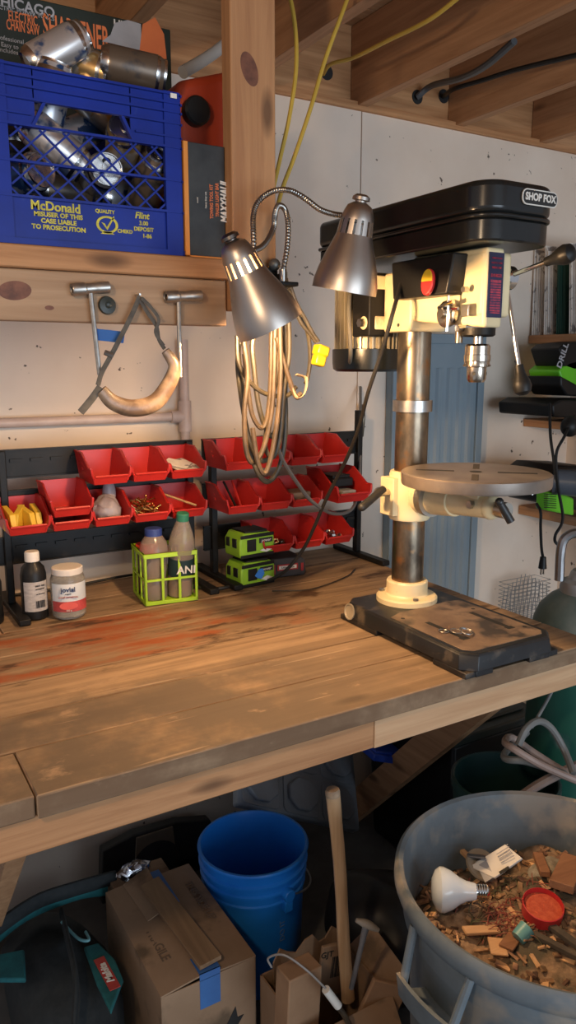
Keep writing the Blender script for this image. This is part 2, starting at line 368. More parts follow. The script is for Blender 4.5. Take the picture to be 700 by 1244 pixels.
# ---------------------------------------------------------------- milk crate
crateblue = pm('royal blue crate plastic', (.005,.024,.27), (.004,.018,.20), rough=.38, c3=(.03,.06,.28), t3=.72, s3=30, spec=.3)
yel = pm('yellow print', (.62,.55,.06), (.40,.36,.05), scale=60, rough=.6)
CX0, CX1, CY0, CY1, CZ0, CZ1 = .270, .606, 1.415, 1.745, SZ+.001, SZ+.286
cr_ = thing('milk_crate', 'royal blue plastic milk crate full of crushed cans on the shelf', 'crate', ((CX0+CX1)/2, (CY0+CY1)/2, CZ0))
def panel(M, W, front):
    b = B(); H = CZ1-CZ0
    def r(x0, x1, z0, z1, y0=0, y1=.006): b.bb(x0, x1, y0, y1, z0, z1, M)
    r(0, .03, 0, H, -.004, .006); r(W-.03, W, 0, H, -.004, .006)
    r(.03, W-.03, 0, .078, .002, .006)                # bottom plate that carries the print
    r(.0, W, 0, .010, -.007, .004)
    # rim: plate interrupted by the handle opening, with horizontal ribs
    zt = H-.092
    hx0, hx1 = .088, W-.105
    r(.03, hx0-.012, zt, H, 0, .004); r(hx1+.012, W-.03, zt, H, 0, .004)
    r(hx0-.014, hx1+.014, H-.052, H, 0, .004)
    for zz in (H-.003, H-.018, H-.033, H-.052): r(0, W, zz-.003, zz+.001, -.007, .002)
    for zz in (H-.075,): r(0, hx0-.02, zz-.003, zz, -.006, .002); r(hx1+.02, W, zz-.003, zz, -.006, .002)
    r(.0, W, zt-.004, zt, -.006, .006)
    # slanted cheeks of the handle
    for a0, a1 in ((hx0+.006, hx0-.016), (hx1-.006, hx1+.016)):
        b.prism([(a0-.003, H-.05), (a0+.003, H-.05), (a1+.003, zt), (a1-.003, zt)], .01, M @ Matrix.Translation((0, .006, 0)) @ Matrix.Rotation(PI/2, 4, 'X'))
    z0, z1 = .078, zt-.004
    for zz in (z0, (z0+z1)/2): r(0, W, zz-.002, zz+.002, -.006, .004)
    # diagonal lattice
    x0, x1 = .03, W-.03; st = .040; hh = z1-z0
    k = -hh*1.25
    while k < x1-x0:
        for sgn in (1, -1):
            # clip the bar x = a + 1.15*t to the opening
            pa = [(x0+k+1.1*t_*hh if sgn > 0 else x1-k-1.1*t_*hh, z0+t_*hh) for t_ in [i/24 for i in range(25)]]
            pa = [p for p in pa if x0-.001 <= p[0] <= x1+.001]
            if len(pa) > 1:
                (xa, za), (xb, zb) = pa[0], pa[-1]
                b.beam(M @ V((xa, .002 if sgn > 0 else .005, za)), M @ V((xb, .002 if sgn > 0 else .005, zb)), .0030, .0032)
        k += st
    return b
Wd, Dp = CX1-CX0, CY1-CY0
T = Matrix.Translation
panel(T((CX0, CY0, CZ0)), Wd, 1).build('front_panel', crateblue, cr_)
panel(T((CX1, CY0, CZ0)) @ Matrix.Rotation(PI/2, 4, 'Z'), Dp, 0).build('side_panel', crateblue, cr_)
panel(T((CX0, CY1, CZ0)) @ Matrix.Rotation(-PI/2, 4, 'Z'), Dp, 0).build('side_panel', crateblue, cr_)
panel(T((CX1, CY1, CZ0)) @ Matrix.Rotation(PI, 4, 'Z'), Wd, 0).build('rear_panel', crateblue, cr_)
B().bb(CX0+.006, CX1-.006, CY0+.006, CY1-.006, CZ0, CZ0+.005).build('bottom', crateblue, cr_)
fy = CY0+.0015
def ct(s, x, z, size, **k): return text(s, size, FRONT(V((x, fy, CZ0+z))), yel, cr_, **k)
ct('McDonald', CX0+.103, .066, .021, bold=.0006, sx=.98)
ct('MISUSER OF THIS', CX0+.107, .0525, .0105, bold=.0004, sx=1.05)
ct('CASE LIABLE', CX0+.107, .042, .0105, bold=.0004, sx=1.05)
ct('TO PROSECUTION', CX0+.107, .0315, .0105, bold=.0004, sx=1.05)
ct('QUALITY', CX0+.190, .067, .0085, bold=.0003)
ct('CHEKD', CX0+.226, .036, .0085, bold=.0003)
ct('Flint', CX0+.259, .066, .0155, bold=.0004, shear=.2)
ct('3.00', CX0+.262, .053, .010, bold=.0003); ct('DEPOSIT', CX0+.262, .0425, .0098, bold=.0003); ct('1-86', CX0+.268, .031, .010, bold=.0003)
e = B(); M_ = FRONT(V((CX0+.193, fy, CZ0+.045))) @ Matrix.Diagonal((1.15, .85, 1, 1))
e.lathe([(.0135, 0), (.0175, 0), (.0175, .001), (.0135, .001)], M_, 28, False)
e.prism([(-.009, .004), (-.004, .002), (-.001, -.005), (.011, .019), (.012, .016), (0, -.011)], .001, M_)
e.prism([(-.011, -.019), (.011, -.019), (.006, -.014), (-.006, -.014)], .001, M_)
e.build('emblem', yel, cr_)
for x in (CX0+.016, CX1-.012): B().bb(x-.006, x+.006, CY0-.0085, CY0-.0072, CZ1-.012, CZ1-.004).build('sticker', white, cr_)

# cans
alu = pm('aluminium can', (.72,.70,.68), (.55,.53,.51), scale=25, rough=.24, metal=1)
canw = [pm('blue can print', (.03,.08,.22), (.55,.55,.58), scale=22, rough=.3, metal=.6, lo=.46, hi=.5), pm('gold can print', (.55,.36,.15), (.62,.55,.48), scale=18, rough=.3, metal=.8, lo=.45, hi=.5),
        pm('silver can print', (.66,.62,.60), (.10,.16,.34), scale=14, rough=.3, metal=.7, lo=.36, hi=.42), pm('dark can print', (.025,.035,.05), (.14,.10,.07), scale=14, rough=.35, metal=.4, lo=.5, hi=.62)]
def can(i, crush=0):
    root = thing('beverage_can', 'x', 'can', (0, 0, 0), 'empty cans in the blue crate')
    b = B().lathe([(0, .006), (.022, .004), (.0255, 0), (.030, .006), (.0325, .014), (.033, .02), (.033, .10), (.031, .108), (.0275, .116), (.0275, .120), (.0262, .120), (.0255, .1165), (0, .1165)], None, 26, False)
    if crush:
        for v in b.bm.verts:
            f = math.exp(-((v.co.z-.06)/.026)**2); v.co.x *= 1-.42*crush*f*(1+.4*math.sin(3*math.atan2(v.co.y, v.co.x))); v.co.y += .012*crush*f*math.sin(v.co.x*90)
    b.build('body', canw[i], root)
    e = B().lathe([(0, .1166), (.0253, .1166), (.0262, .1204), (.0277, .1204), (.0277, .114), (.0315, .107), (.0331, .101)], None, 26, False); e.build('top_end', alu, root)
    B().lathe([(.0325, .014), (.0305, .006), (.0256, -.0005), (.021, .0045), (0, .010)], None, 26, False).build('bottom_end', alu, root)
    q = B(); q.prism([(.0085*math.cos(a)*1.0, .002+.012*math.sin(a)) for a in [i_*PI/8 for i_ in range(16)]], .0012, T((0, 0, .1175))); q.build('pull_tab', alu, root)
    B().prism([(.008*math.cos(a), .014+.006*math.sin(a)) for a in [i_*PI/8 for i_ in range(16)]], .0004, T((0, 0, .1169))).build('mouth_hole', ink, root)
    return root
protos = {}
def put_can(px, py, Y, d, i, label, crush=0):
    key = (i, crush)
    p = atY(px, py, Y); d = V(d).normalized(); M = frame(p, d) @ T((0, 0, -.06))
    rot = M.to_euler()
    if key not in protos: protos[key] = can(i, crush); o = protos[key]; o.location = M.translation; o.rotation_euler = rot; o['label'] = label
    else: o = dup(protos[key], M.translation, label, rot)
    return o
put_can(68, 62, 1.52, (.75, -.1, .5), 2, 'crushed silver and blue can topmost on the pile, tilted up under the box lettering', 1)
put_can(100, 80, 1.55, (.7, -.55, -.3), 1, 'can lying end-out on top of the pile beside the topmost crushed can')
put_can(162, 84, 1.50, (.96, -.25, -.12), 3, 'dark can lying flat along the crate top rim at the right')
put_can(150, 178, 1.482, (-.25, -.9, .35), 1, 'gold can with its opened end facing out near the upper right lattice')
put_can(122, 212, 1.495, (-.1, -.98, -.05), 2, 'silver can pointing its round end straight out at the lattice centre')
put_can(26, 215, 1.49, (.35, -.85, .05), 0, 'blue can end seen low at the left of the lattice')
put_can(182, 222, 1.485, (.1, -.7, .75), 3, 'dark can with pale rim low at the right of the lattice')
put_can(68, 178, 1.482, (.8, -.1, -.6), 2, 'silver can slanting down behind the left part of the lattice')
put_can(182, 165, 1.53, (.75, -.2, -.7), 1, 'gold can slanting down behind the right part of the lattice')
put_can(120, 130, 1.545, (.8, .1, -.45), 1, 'gold can seen through the crate handle opening')
put_can(60, 120, 1.50, (.2, -.2, .9), 0, 'blue can standing at upper left behind the handle opening')
put_can(95, 162, 1.58, (.8, .2, .45), 0, 'blue can lying deep behind the middle lattice')
put_can(80, 232, 1.57, (.9, .1, .05), 3, 'dark can lying at the bottom behind the printed panel')
put_can(150, 240, 1.58, (.9, .2, .1), 0, 'blue can lying at the bottom right of the crate')
put_can(25, 145, 1.55, (.2, .3, .9), 3, 'dark can standing by the left side wall of the crate')

# boxes on the shelf
boxgreen = pm('dark green carton print', (.010,.016,.012), (.018,.028,.02), scale=3, rough=.45)
orange = pm('orange print', (.75,.20,.06), (.65,.16,.05), rough=.5)
greyp = pm('grey print', (.42,.42,.44), (.3,.3,.32), rough=.5)
sb = thing('sharpener_box', 'dark green carton printed ELECTRIC CHAIN SAW SHARPENER behind the crate', 'box', (.55, 1.83, 2.05))
X0, X1, Z0, Z1, YB = .215, .748, 2.055, 2.338, 1.78
B().bb(X0, X1, YB, YB+.13, Z0, Z1).build('carton', boxgreen, sb, bevel=.002)
def bt_(s, px, py, size, mat, **k): return text(s, size, FRONT(atY(px, py, YB-.0005)), mat, sb, **k)
bt_('CHICAGO', 28, 8, .028, greyp, bold=.0006); bt_('ELECTRIC POWER TOOLS', 28, 15, .011, greyp)
bt_('ELECTRIC', 28, 23, .027, orange, bold=.0003, sx=.50); bt_('CHAIN SAW', 28, 34, .027, orange, bold=.0003, sx=.44)
bt_('SHARPENER', 93, 41, .066, orange, bold=.0012, sx=.40)
bt_('Professional quality', 22, 50, .012, greyp); bt_('Easy to use', 18, 57, .012, greyp); bt_('Includes wheel', 20, 64, .012, greyp)
bt_('UL', 145, 30, .022, white, bold=.0005)
q = B(); q.prism([(-.06, -.012), (-.04, .005), (-.03, .03), (.0, .042), (.03, .04), (.03, -.02), (-.01, -.03), (-.03, -.012)], .001, FRONT(atY(156, 50, YB-.001))); q.build('tool_picture', greyp, sb)
q = B(); q.prism([(-.03, -.03), (-.02, .03), (.01, .05), (.03, .02), (.035, -.03), (0, -.04)], .0012, FRONT(atY(184, 50, YB-.001))); q.build('tool_picture', orange, sb)
tag(B().bb(.19, .72, 1.765, 1.80+.10, SZ+.001, 2.054).build('cardboard_box', card, bevel=.003), 'plain cardboard box on the shelf hidden behind the blue crate', 'box')
s2 = B().bb(-.75, .697, 1.821, 2.126, SZ-.039, SZ); s2.build('shelf_board', lumberX, sh, bevel=.003)

bk = thing('tool_box_carton', 'dark carton with orange spine standing between the crate and the post', 'box', (.66, 1.45, SZ+.001))
bx0 = atY(224, 240, 1.412).x; bz1 = atY(230, 172, 1.412).z
B().bb(bx0+.009, .697, 1.412, 1.50, SZ+.004, bz1).build('carton', pm('dark smoky carton print', (.035,.037,.037), (.014,.015,.016), scale=14, rough=.45), bk, bevel=.001)
orangey = pm('amber carton edge', (.72,.27,.035), (.62,.22,.03), rough=.5)
B().bb(bx0, bx0+.0088, 1.411, 1.50, SZ+.001, bz1).bb(bx0, .697, 1.411, 1.50, SZ+.001, SZ+.0038).build('spine', orangey, bk)
def vt(s, px, py, size, mat, **k): return text(s, size, face(atY(px, py, 1.4108), (0, 0, 1), (-1, 0, 0)), mat, bk, **k)
vt('MAXXHAUL', 273, 245, .0215, white, bold=.0009, sx=.66, shear=.2); vt('TRAILER LIGHT BAR', 264, 243, .0095, orange, sx=.72, bold=.0002); vt('TOWING TOOL KIT', 257, 245, .0095, orange, sx=.72, bold=.0002); vt('heavy duty use', 250, 243, .005, white)
vt('model', 240, 243, .004, white)
# orange jug
oj = thing('fuel_jug', 'orange red plastic jug with round black cap behind the dark carton', 'jug', (.73, 1.62, SZ+.001))
p0 = atY(214, 130, 1.54); p1 = atY(300, 82, 1.54)
B().hexa([V((p0.x-.01, 1.54, SZ+.001)), V((p1.x, 1.54, SZ+.001)), V((p1.x, 1.70, SZ+.001)), V((p0.x-.01, 1.70, SZ+.001)),
          V((p0.x+.004, 1.54, atY(225, 98, 1.54).z)), V((p1.x-.01, 1.54, p1.z)), V((p1.x-.01, 1.70, p1.z)), V((p0.x+.004, 1.70, atY(225, 98, 1.54).z))]).build('jug_body', pm('orange red plastic', (.46,.055,.018), (.38,.045,.015), rough=.45), oj, bevel=.02, seg=4)
q = atY(236, 137, 1.54); B().lathe([(.001, .0), (.028, 0), (.028, .018), (.024, .022), (0, .022)][::-1], frame(q, (0, -1, 0)), 24, False).build('cap', black, oj)
# conduit stub on top
tag(B().tube([atY(285, 45, 1.75), atY(255, 68, 1.72), atY(222, 88, 1.68)], .013, 12).build('grey_conduit', pm('grey pvc', (.42,.41,.39), (.34,.33,.31), rough=.5)), 'short grey plastic conduit slanting above the orange jug', 'conduit')

# ---------------------------------------------------------------- tools on the rail
def scrench(a, b, s0, s1, label, w):
    A, Bp = atY(*a, 1.397), atY(*b, 1.397); root = thing('scrench', label, 'wrench', (A+Bp)/2, 'T-handled wrenches on the shelf rail')
    d = (Bp-A).normalized(); L = (Bp-A).length; M = frame(A, d)
    B().lathe([(.006, .002), (.0105, .002), (.0105, 0), (.0115, .002), (.0115, L*.35), (.0095, L*.38), (.0095, L*.66), (.0105, L*.69), (.0105, L), (.0065, L), (.0065, L-.01), (0, L-.01)], M, 18, False).build('socket_head', pm('worn zinc', (.50,.47,.43), (.33,.30,.27), scale=40, rough=.38, metal=.9), root)
    P, Q = atY(*s0, 1.395), atY(*s1, 1.402)
    B().tube([P, P.lerp(Q, .6), Q], w, 8, 3).build('shaft', MATS['worn zinc'], root)
    return root
scrench((87, 352), (132, 349), (110, 356), (121, 455), 'grey T-handled wrench hanging from the rail at the left', .0042)
scrench((201, 361), (244, 359), (217, 364), (219, 458), 'brighter T-handled wrench hanging from the rail at the right', .0042)
g = B(); g.lathe([(.009, .004), (.015, .004), (.0165, 0), (.015, .006), (.006, .008), (0, .004)], frame(atY(130, 371, 1.405), (0, -1, 0)), 20, False)
tag(g.build('rubber_grommet', pm('dark green rubber', (.03,.04,.035), (.02,.025,.022), rough=.4)), 'small round dark grommet stuck on the knotty rail', 'grommet')
bt2 = B(); a = [atY(*p, 1.403) for p in ((115, 399), (152, 403), (150, 417), (116, 413))]; b2 = [p+V((0, .0012, 0)) for p in a]
bt2.hexa(a+b2); tag(bt2.build('tape_strip', pm('blue masking tape', (.03,.14,.42), (.025,.11,.36), rough=.7)), 'strip of blue masking tape stuck beside the left wrench', 'tape')
# padded strap
ps = thing('padded_strap', 'tan padded band on dark webbing hanging from the shelf rail', 'strap', atY(168, 358, 1.40))
web = pm('grey webbing', (.13,.115,.095), (.08,.07,.06), scale=60, rough=.9)
def st(pts, Y=1.392, w=.0042, mat=web, name='webbing'): B().tube([atY(p[0], p[1], Y+(p[2] if len(p) > 2 else 0)) for p in pts], w*.3, 8, 5, flat=3.6, up=V((0, 1, 0))).build(name, mat, ps)
st([(170, 360), (160, 383), (149, 405), (136, 430), (124, 452), (119, 468)])
st([(168, 360), (178, 378), (190, 396), (193, 412), (200, 424)], w=.0035)
st([(172, 362), (182, 372), (193, 388), (189, 404), (199, 420)], 1.386, .003)
st([(122, 470), (112, 484), (98, 501)], 1.380, .0062)
B().tube([atY(127, 428, 1.39), atY(137, 432, 1.388)], .005, 8, 1).build('buckle', steel, ps)
B().tube([atY(*p, 1.38) for p in ((123, 474), (138, 489), (162, 496), (188, 489), (205, 467), (212, 445), (201, 426))], lambda t: .0072*(.45+.75*math.sin(PI*(.12+.84*t))**.7), 14, 6, flat=1.9, up=V((0, 1, 0))).build('pad', pm('tan scuffed vinyl', (.24,.165,.105), (.11,.07,.045), scale=22, rough=.33, lo=.42, hi=.58), ps)

B().cyl((atY(169, 360, 1.39).x, 1.384, atY(169, 360, 1.39).z+.003), (atY(169, 360, 1.39).x, 1.409, atY(169, 360, 1.39).z+.003), .002, n=8).build('nail', steel, ps)
# white pipes on the wall
pvc = pm('dusty white pvc', (.62,.50,.45), (.5,.38,.33), scale=12, rough=.45)
pp = thing('water_pipe', 'white plastic pipe with tee running along the wall beneath the shelf', 'pipe', (.5, 2.105, 1.44))
pz = atY(110, 510, 2.105).z; px_ = atY(225, 512, 2.105).x
B().cyl((-.6, 2.105, pz), (px_-.02, 2.105, pz), .013, n=16).build('horizontal_pipe', pvc, pp)
B().cyl((px_, 2.105, 1.02), (px_, 2.105, 1.665), .0135, n=16).build('vertical_pipe', pvc, pp)
B().cyl((px_, 2.105, pz-.045), (px_, 2.105, pz+.045), .019, n=18).cyl((px_-.045, 2.105, pz), (px_, 2.105, pz), .018, n=18).build('tee_fitting', pvc, pp)

# ---------------------------------------------------------------- bin racks
def rack(x0, x1, zt, label, rails):
    r = thing('bin_rack', label, 'rack', ((x0+x1)/2, 1.97, BZ))
    for x in (x0, x1):
        b = B().bb(x-.009, x+.009, 1.975, 1.998, BZ+.016, zt if x > 1.2 else min(zt, 1.386)); b.build('upright', blacksteel, r, bevel=.002)
        b = B().bb(x-.014, x+.014, 1.828, 2.105, BZ+.001, BZ+.017); b.build('foot', blacksteel, r, bevel=.003)
    for z in rails:
        b = B().bb(x0-.03, x1+.012, 1.989, 1.994, z-.034, z+.034)
        for k in (-1, 1): b.bb(x0-.03, x1+.012, 1.984, 1.996, z+k*.034-.002, z+k*.034+.002)
        for k in range(int((x1-x0)/.05)): b.bb(x0+.02+.05*k, x0+.05+.05*k, 1.984, 1.990, z+.004, z+.012)
        b.build('louvre_rail', blacksteel, r)
    return r
rack(.355, .855, 1.386, 'black steel bin rack on the bench behind the white capped bottle and jar', (1.352, 1.25, 1.132))
rack(.928, 1.440, 1.452, 'black steel bin rack on the bench with battery packs at its left', (1.352, 1.225, 1.10))
def make_bin():
    w, d, h = .103, .137, .074; b = B()
    wb = w-.020; t = .0028
    # side profile (y,z): back tall, sloping to the hopper front
    prof_t = [(0, h), (-.062, h), (-.118, .040), (-d, .040)]
    def wall(sx):
        o = []
        for y, z in prof_t: o.append((y, z, sx*(w/2)))
        bot = [(0, 0, sx*wb/2), (-.062, 0, sx*wb/2), (-.112, 0, sx*wb/2), (-.128, .0, sx*wb/2)]
        mid = [(y, z*.35, sx*(wb/2+(w-wb)/2*.25)) for y, z in prof_t]
        return o, bot, mid
    for sx in (-1, 1):
        o, bo, mi = wall(sx); vs = [V((c[2], c[0], c[1])) for c in o+mi+bo]
        ii = V((-sx*t, 0, 0)); n_ = len(vs)
        fs = []
        for k in range(3):
            fs += [(k, k+1, k+5, k+4), (k+4, k+5, k+9, k+8)]
        b.add(vs+[v+ii for v in vs], fs+[tuple(i+n_ for i in f[::-1]) for f in fs]+[(k, k+n_, k+1+n_, k+1) for k in range(3)]+[(3, 3+n_, 7+n_, 7), (7, 7+n_, 11+n_, 11)])
        # rolled rim along the top edge
        b.tube([V((sx*(w/2-.0010), y, z)) for y, z in prof_t], .0030, 6, 1)
        b.tube([V((sx*(w/2-.0015), -d, .040)), V((sx*(w/2-.004), -d-.002, .022)), V((sx*(w/2-.012), -.133, .014))], .0030, 6, 2)
        for k in range(3): b.bb(sx*(w/2-.0045)-.001, sx*(w/2-.0045)+.001, -.045+.004*k-.01, -.035+.004*k-.01, .03+.013*k, .036+.013*k)
    b.bb(-wb/2, wb/2, -.128, 0, 0, t)
    b.add([V(p) for p in ((-wb/2, 0, 0), (wb/2, 0, 0), (w/2, 0, h), (-w/2, 0, h), (-wb/2, -t, 0), (wb/2, -t, 0), (w/2, -t, h), (-w/2, -t, h))], [(0,1,2,3),(7,6,5,4),(0,4,5,1),(1,5,6,2),(2,6,7,3),(3,7,4,0)])
    # front face: low lip leaning outward
    zl = .020
    b.add([V(p) for p in ((-wb/2, -.128, 0), (wb/2, -.128, 0), (w/2-.004, -d-.001, zl), (-w/2+.004, -d-.001, zl), (-wb/2, -.125, 0), (wb/2, -.125, 0), (w/2-.004, -d+.003, zl), (-w/2+.004, -d+.003, zl))], [(0,1,2,3),(7,6,5,4),(0,4,5,1),(1,5,6,2),(2,6,7,3),(3,7,4,0)])
    b.tube([V((-w/2+.010, -d-.001, zl+.001)), V((w/2-.010, -d-.001, zl+.001))], .0032, 6, 1)
    o = b.build('storage_bin', redp, origin=(0, 0, 0)); return o
bin0 = None
def place_bin(x, z, label, sc=1, y=1.983):
    global bin0
    g = 'red bins hung on the black racks'
    if bin0 is None: bin0 = make_bin(); o = bin0; tag(o, label, 'bin', g)
    else: o = dup(bin0, (0, 0, 0), label)
    o.location = (x, y, z); o.scale = (sc, sc, sc); return o
LB = [.33+.103*k+.0515 for k in range(5)]
ZA, ZB = 1.303, 1.198
place_bin(LB[2], ZA, 'empty red bin, leftmost of the top row on the left rack'); place_bin(LB[3], ZA, 'empty red bin with inked writing, middle of the top row on the left rack'); place_bin(LB[4], ZA, 'red bin holding white paper at the top right of the left rack')
place_bin(LB[0], ZB, 'red bin holding yellow blocks on the lower left row'); place_bin(LB[1], ZB, 'lower red bin of the nested pair beside the yellow blocks')
place_bin(LB[1], ZB+.036, 'empty red bin stacked into another beside the yellow blocks', y=1.972)
place_bin(LB[2], ZB, 'red bin holding a clear plastic bag on the lower left row'); place_bin(LB[3], ZB, 'red bin full of brass coloured screws'); place_bin(LB[4], ZB, 'red bin with a pencil behind the green capped bottle')
RB = [.95+.103*k for k in range(4)]
for k, s_ in enumerate(('leftmost red bin of the right rack top row', 'red bin directly behind the hanging cord coils in the top row', 'second red bin from the right in the right rack top row', 'rightmost red bin of the right rack top row')): place_bin(RB[k], 1.313, s_)
for k, s_ in enumerate(('red bin with pens on the middle row of the right rack', 'red bin under the cord coils on the middle row', 'red bin with tan contents on the middle row of the right rack')): place_bin(.955+.103*k, 1.192, s_)
place_bin(1.305, 1.196, 'larger red bin holding a black battery at the right end of its rack', 1.22)
for k, s_ in enumerate(('red bin of brown hardware beside the green battery packs', 'empty red bin in the middle of the lowest right row', 'red bin with grey hardware at the right end of the lowest row')): place_bin(1.065+.105*k, 1.068, s_)
# hand writing
for xx, s_ in ((LB[3], 'SCREW'), (LB[4], 'MISC'), (LB[0]-.0, '')):
    if s_:
        o_ = [o for o in COL.objects if o.name.startswith('storage_bin') and abs(o.location.x-xx) < .001 and abs(o.location.z-ZA) < .001][0]
        WL[o_.name] = V(o_.location); text(s_, .022, FRONT(V((xx-.008, 1.9845, ZA+.055))), ink, o_, shear=.2, ex=.0002)
# contents
ylw = pm('yellow plastic', (.72,.46,.04), (.62,.38,.03), rough=.5)
for k, (dx, a) in enumerate(((-.032, .15), (-.014, -.5), (.010, .35), (.03, .05))):
    M = T((LB[0]+dx, 1.895, ZB+.0035)) @ Matrix.Rotation(a, 4, 'Z') @ Matrix.Rotation(rad(-8), 4, 'X')
    b = B(); b.add([M @ V(p) for p in ((-.007, -.03, 0), (.007, -.03, 0), (.007, .03, 0), (-.007, .03, 0), (-.007, .028, .062), (.007, .028, .062), (.007, -.022, .040), (-.007, -.022, .040))], [(0,1,2,3),(7,6,5,4),(0,1,6,7),(1,2,5,6),(2,3,4,5),(3,0,7,4)])
    tag(b.build('yellow_wedge', ylw, bevel=.0015), ('leftmost yellow wedge block in the red bin', 'slanted yellow wedge block, second from the left', 'yellow wedge block, third from the left in its bin', 'yellow wedge block against the right side of its bin')[k], 'wedge', 'yellow wedge blocks in a red bin')
b = B().ball((LB[2], 1.90, ZB+.033), (.037, .042, .034), u=28, v=20)
for v in b.bm.verts: v.co += V((0, 0, 1))*.012*noise.noise(v.co*40)+V((1, 1, 0))*.006*noise.noise(v.co*60)
b.ball((LB[2]+.018, 1.93, ZB+.07), (.018, .012, .035))
tag(b.build('plastic_bag', pm('cloudy polythene', (.55,.50,.50), (.38,.33,.36), scale=20, rough=.25, trans=.35)), 'crumpled clear plastic bag of hardware in a red bin', 'bag')
brass = pm('brass screws', (.75,.48,.18), (.45,.26,.08), rough=.25, metal=1)
proto = None
for k in range(46):
    L = .042; p = V((LB[3]+random.uniform(-.03, .03), 1.905+random.uniform(-.035, .035), ZB+.008+random.uniform(0, .036)))
    d = V((random.uniform(-1, 1), random.uniform(-1, 1), random.uniform(-.1, .75))).normalized()
    if proto is None:
        b = B(); b.lathe([(0, 0), (.0016, .006), (.0016, L-.004), (.004, L), (0, L)], None, 8, False)
        proto = b.build('brass_screw', brass, origin=(0, 0, 0)); o = tag(proto, 'brass coloured wood screw in the heap filling one red bin', 'screw', 'brass screws in a red bin')
    else: o = dup(proto, (0, 0, 0), proto['label'])
    o.location = p - d*.02; o.rotation_euler = d.to_track_quat('Z', 'Y').to_euler()
tag(B().cyl((LB[4]+.03, 1.87, ZB+.026), (LB[4]-.03, 1.95, ZB+.05), .0032, n=6).build('pencil', pm('tan pencil wood', (.55,.35,.16), rough=.5)), 'wooden pencil lying across a red bin behind the bottle', 'pencil')
b = B(); M = T((LB[4]+.005, 1.90, ZA+.028)) @ Matrix.Rotation(rad(14), 4, 'X') @ Matrix.Rotation(.3, 4, 'Z'); b.box((0, 0, 0), (.07, .085, .002), M).box((-.01, .01, .006), (.05, .07, .0015), M @ Matrix.Rotation(.5, 4, 'Z'))
tag(b.build('paper_packet', paper), 'white paper packets lying in the top right bin of the left rack', 'paper')
for k, (dx, c_, lb) in enumerate(((-.02, black, 'black marker pen standing in a red bin at the left'), (.005, black, 'black pen leaning in a red bin'), (.02, redp, 'red pen leaning in a red bin'))):
    tag(B().cyl((.955+dx, 1.90, 1.199), (.955+dx-.025+.012*k, 1.955, 1.268), .0035, n=8).build('pen', c_), lb, 'pen', 'pens in a red bin')
tag(B().box((1.161, 1.91, 1.215), (.06, .07, .03)).build('small_carton', card, bevel=.002), 'small tan carton lying in a red bin on the middle row', 'box')
bb_ = thing('battery_pack', 'small black battery pack sitting on the large right bin', 'battery', (1.30, 1.90, 1.225))
B().bb(1.262, 1.336, 1.865, 1.96, 1.236, 1.262).build('battery_case', black, bb_, bevel=.004); B().bb(1.268, 1.330, 1.875, 1.95, 1.262, 1.270).build('contact_rail', blacksteel, bb_, bevel=.001)
tag(B().bb(1.28, 1.33, 1.84, 1.90, 1.201, 1.228).build('grey_block', pm('grey sanding block', (.45,.43,.40), (.3,.29,.27), rough=.9), bevel=.003), 'pale grey block under the small black battery in the right bin', 'block')
for cx, lab, ma in ((1.065, 'brown', oiled), (1.275, 'grey', steel)):
    pr = None
    for k in range(16):
        x, y_, z = cx+random.uniform(-.03, .03), 1.90+random.uniform(-.04, .04), 1.076+random.uniform(0, .014)
        if pr is None:
            pr = tag(B().lathe([(.004, 0), (.009, 0), (.009, .006), (.004, .006)], None, 6, False).build('hex_nut', ma, origin=(0, 0, 0)), f'small {lab} hex nut among others in a lowest-row red bin', 'nut', f'{lab} nuts in a red bin'); o = pr
        else: o = dup(pr, (0, 0, 0), pr['label'])
        o.location = (x, y_, z); o.rotation_euler = (random.uniform(-1, 1), random.uniform(-1, 1), random.uniform(0, 3))
# battery packs
lime = pm('lime green plastic', (.25,.48,.03), (.20,.40,.025), rough=.4)
def pack(x, y, z, rz, label):
    r = thing('tool_battery', label, 'battery', (x, y, z), 'lime green battery packs at the rack'); M = T((x, y, z)) @ Matrix.Rotation(rz, 4, 'Z')
    B().prism([(-.055, 0), (.05, 0), (.058, .012), (.058, .052), (.046, .066), (-.045, .070), (-.058, .05), (-.058, .012)], .080, M @ T((0, .04, 0)) @ Matrix.Rotation(PI/2, 4, 'X')).build('case', lime, r, bevel=.004)
    b = B(); b.box((0, 0, .068), (.075, .07, .012), M).box((0, -.0405, .060), (.112, .004, .010), M).box((0, -.0405, .004), (.112, .004, .010), M); b.build('rail_top', black, r, bevel=.002)
    B().box((-.0575, -.012, .040), (.005, .022, .026), M).build('latch', black, r, bevel=.002); B().box((-.0575, .022, .040), (.005, .018, .026), M).build('latch', black, r, bevel=.002); B().box((-.02, -.041, .034), (.03, .003, .034), M).build('grip_inset', black, r, bevel=.001)
    B().box((.028, -.0412, .044), (.045, .0015, .014), M).build('label_strip', ink, r)
    text('power', .012, M @ face(V((.028, -.0423, .044)), (1, 0, 0), (0, 0, 1)), white, r, shear=.2)
    B().prism([(.008, .016), (.03, .024), (.05, .016), (.03, .009)], .001, M @ T((0, -.0408, 0)) @ Matrix.Rotation(PI/2, 4, 'X')).build('emblem', white, r)
    return r, M
pack(.992, 1.885, BZ+.086, .10, 'upper lime green battery pack, stacked on the other')
r_, M_ = pack(.995, 1.888, BZ+.001, .12, 'lower lime green battery pack with a blue tape scrap')
B().prism([(-.015, .03), (.0, .048), (.014, .047), (.018, .032), (.008, .018), (-.005, .022)], .001, M_ @ T((.0, -.0438, 0)) @ Matrix.Rotation(PI/2, 4, 'X')).build('tape_scrap', pm('bright blue tape', (.04,.22,.72), rough=.6), r_)
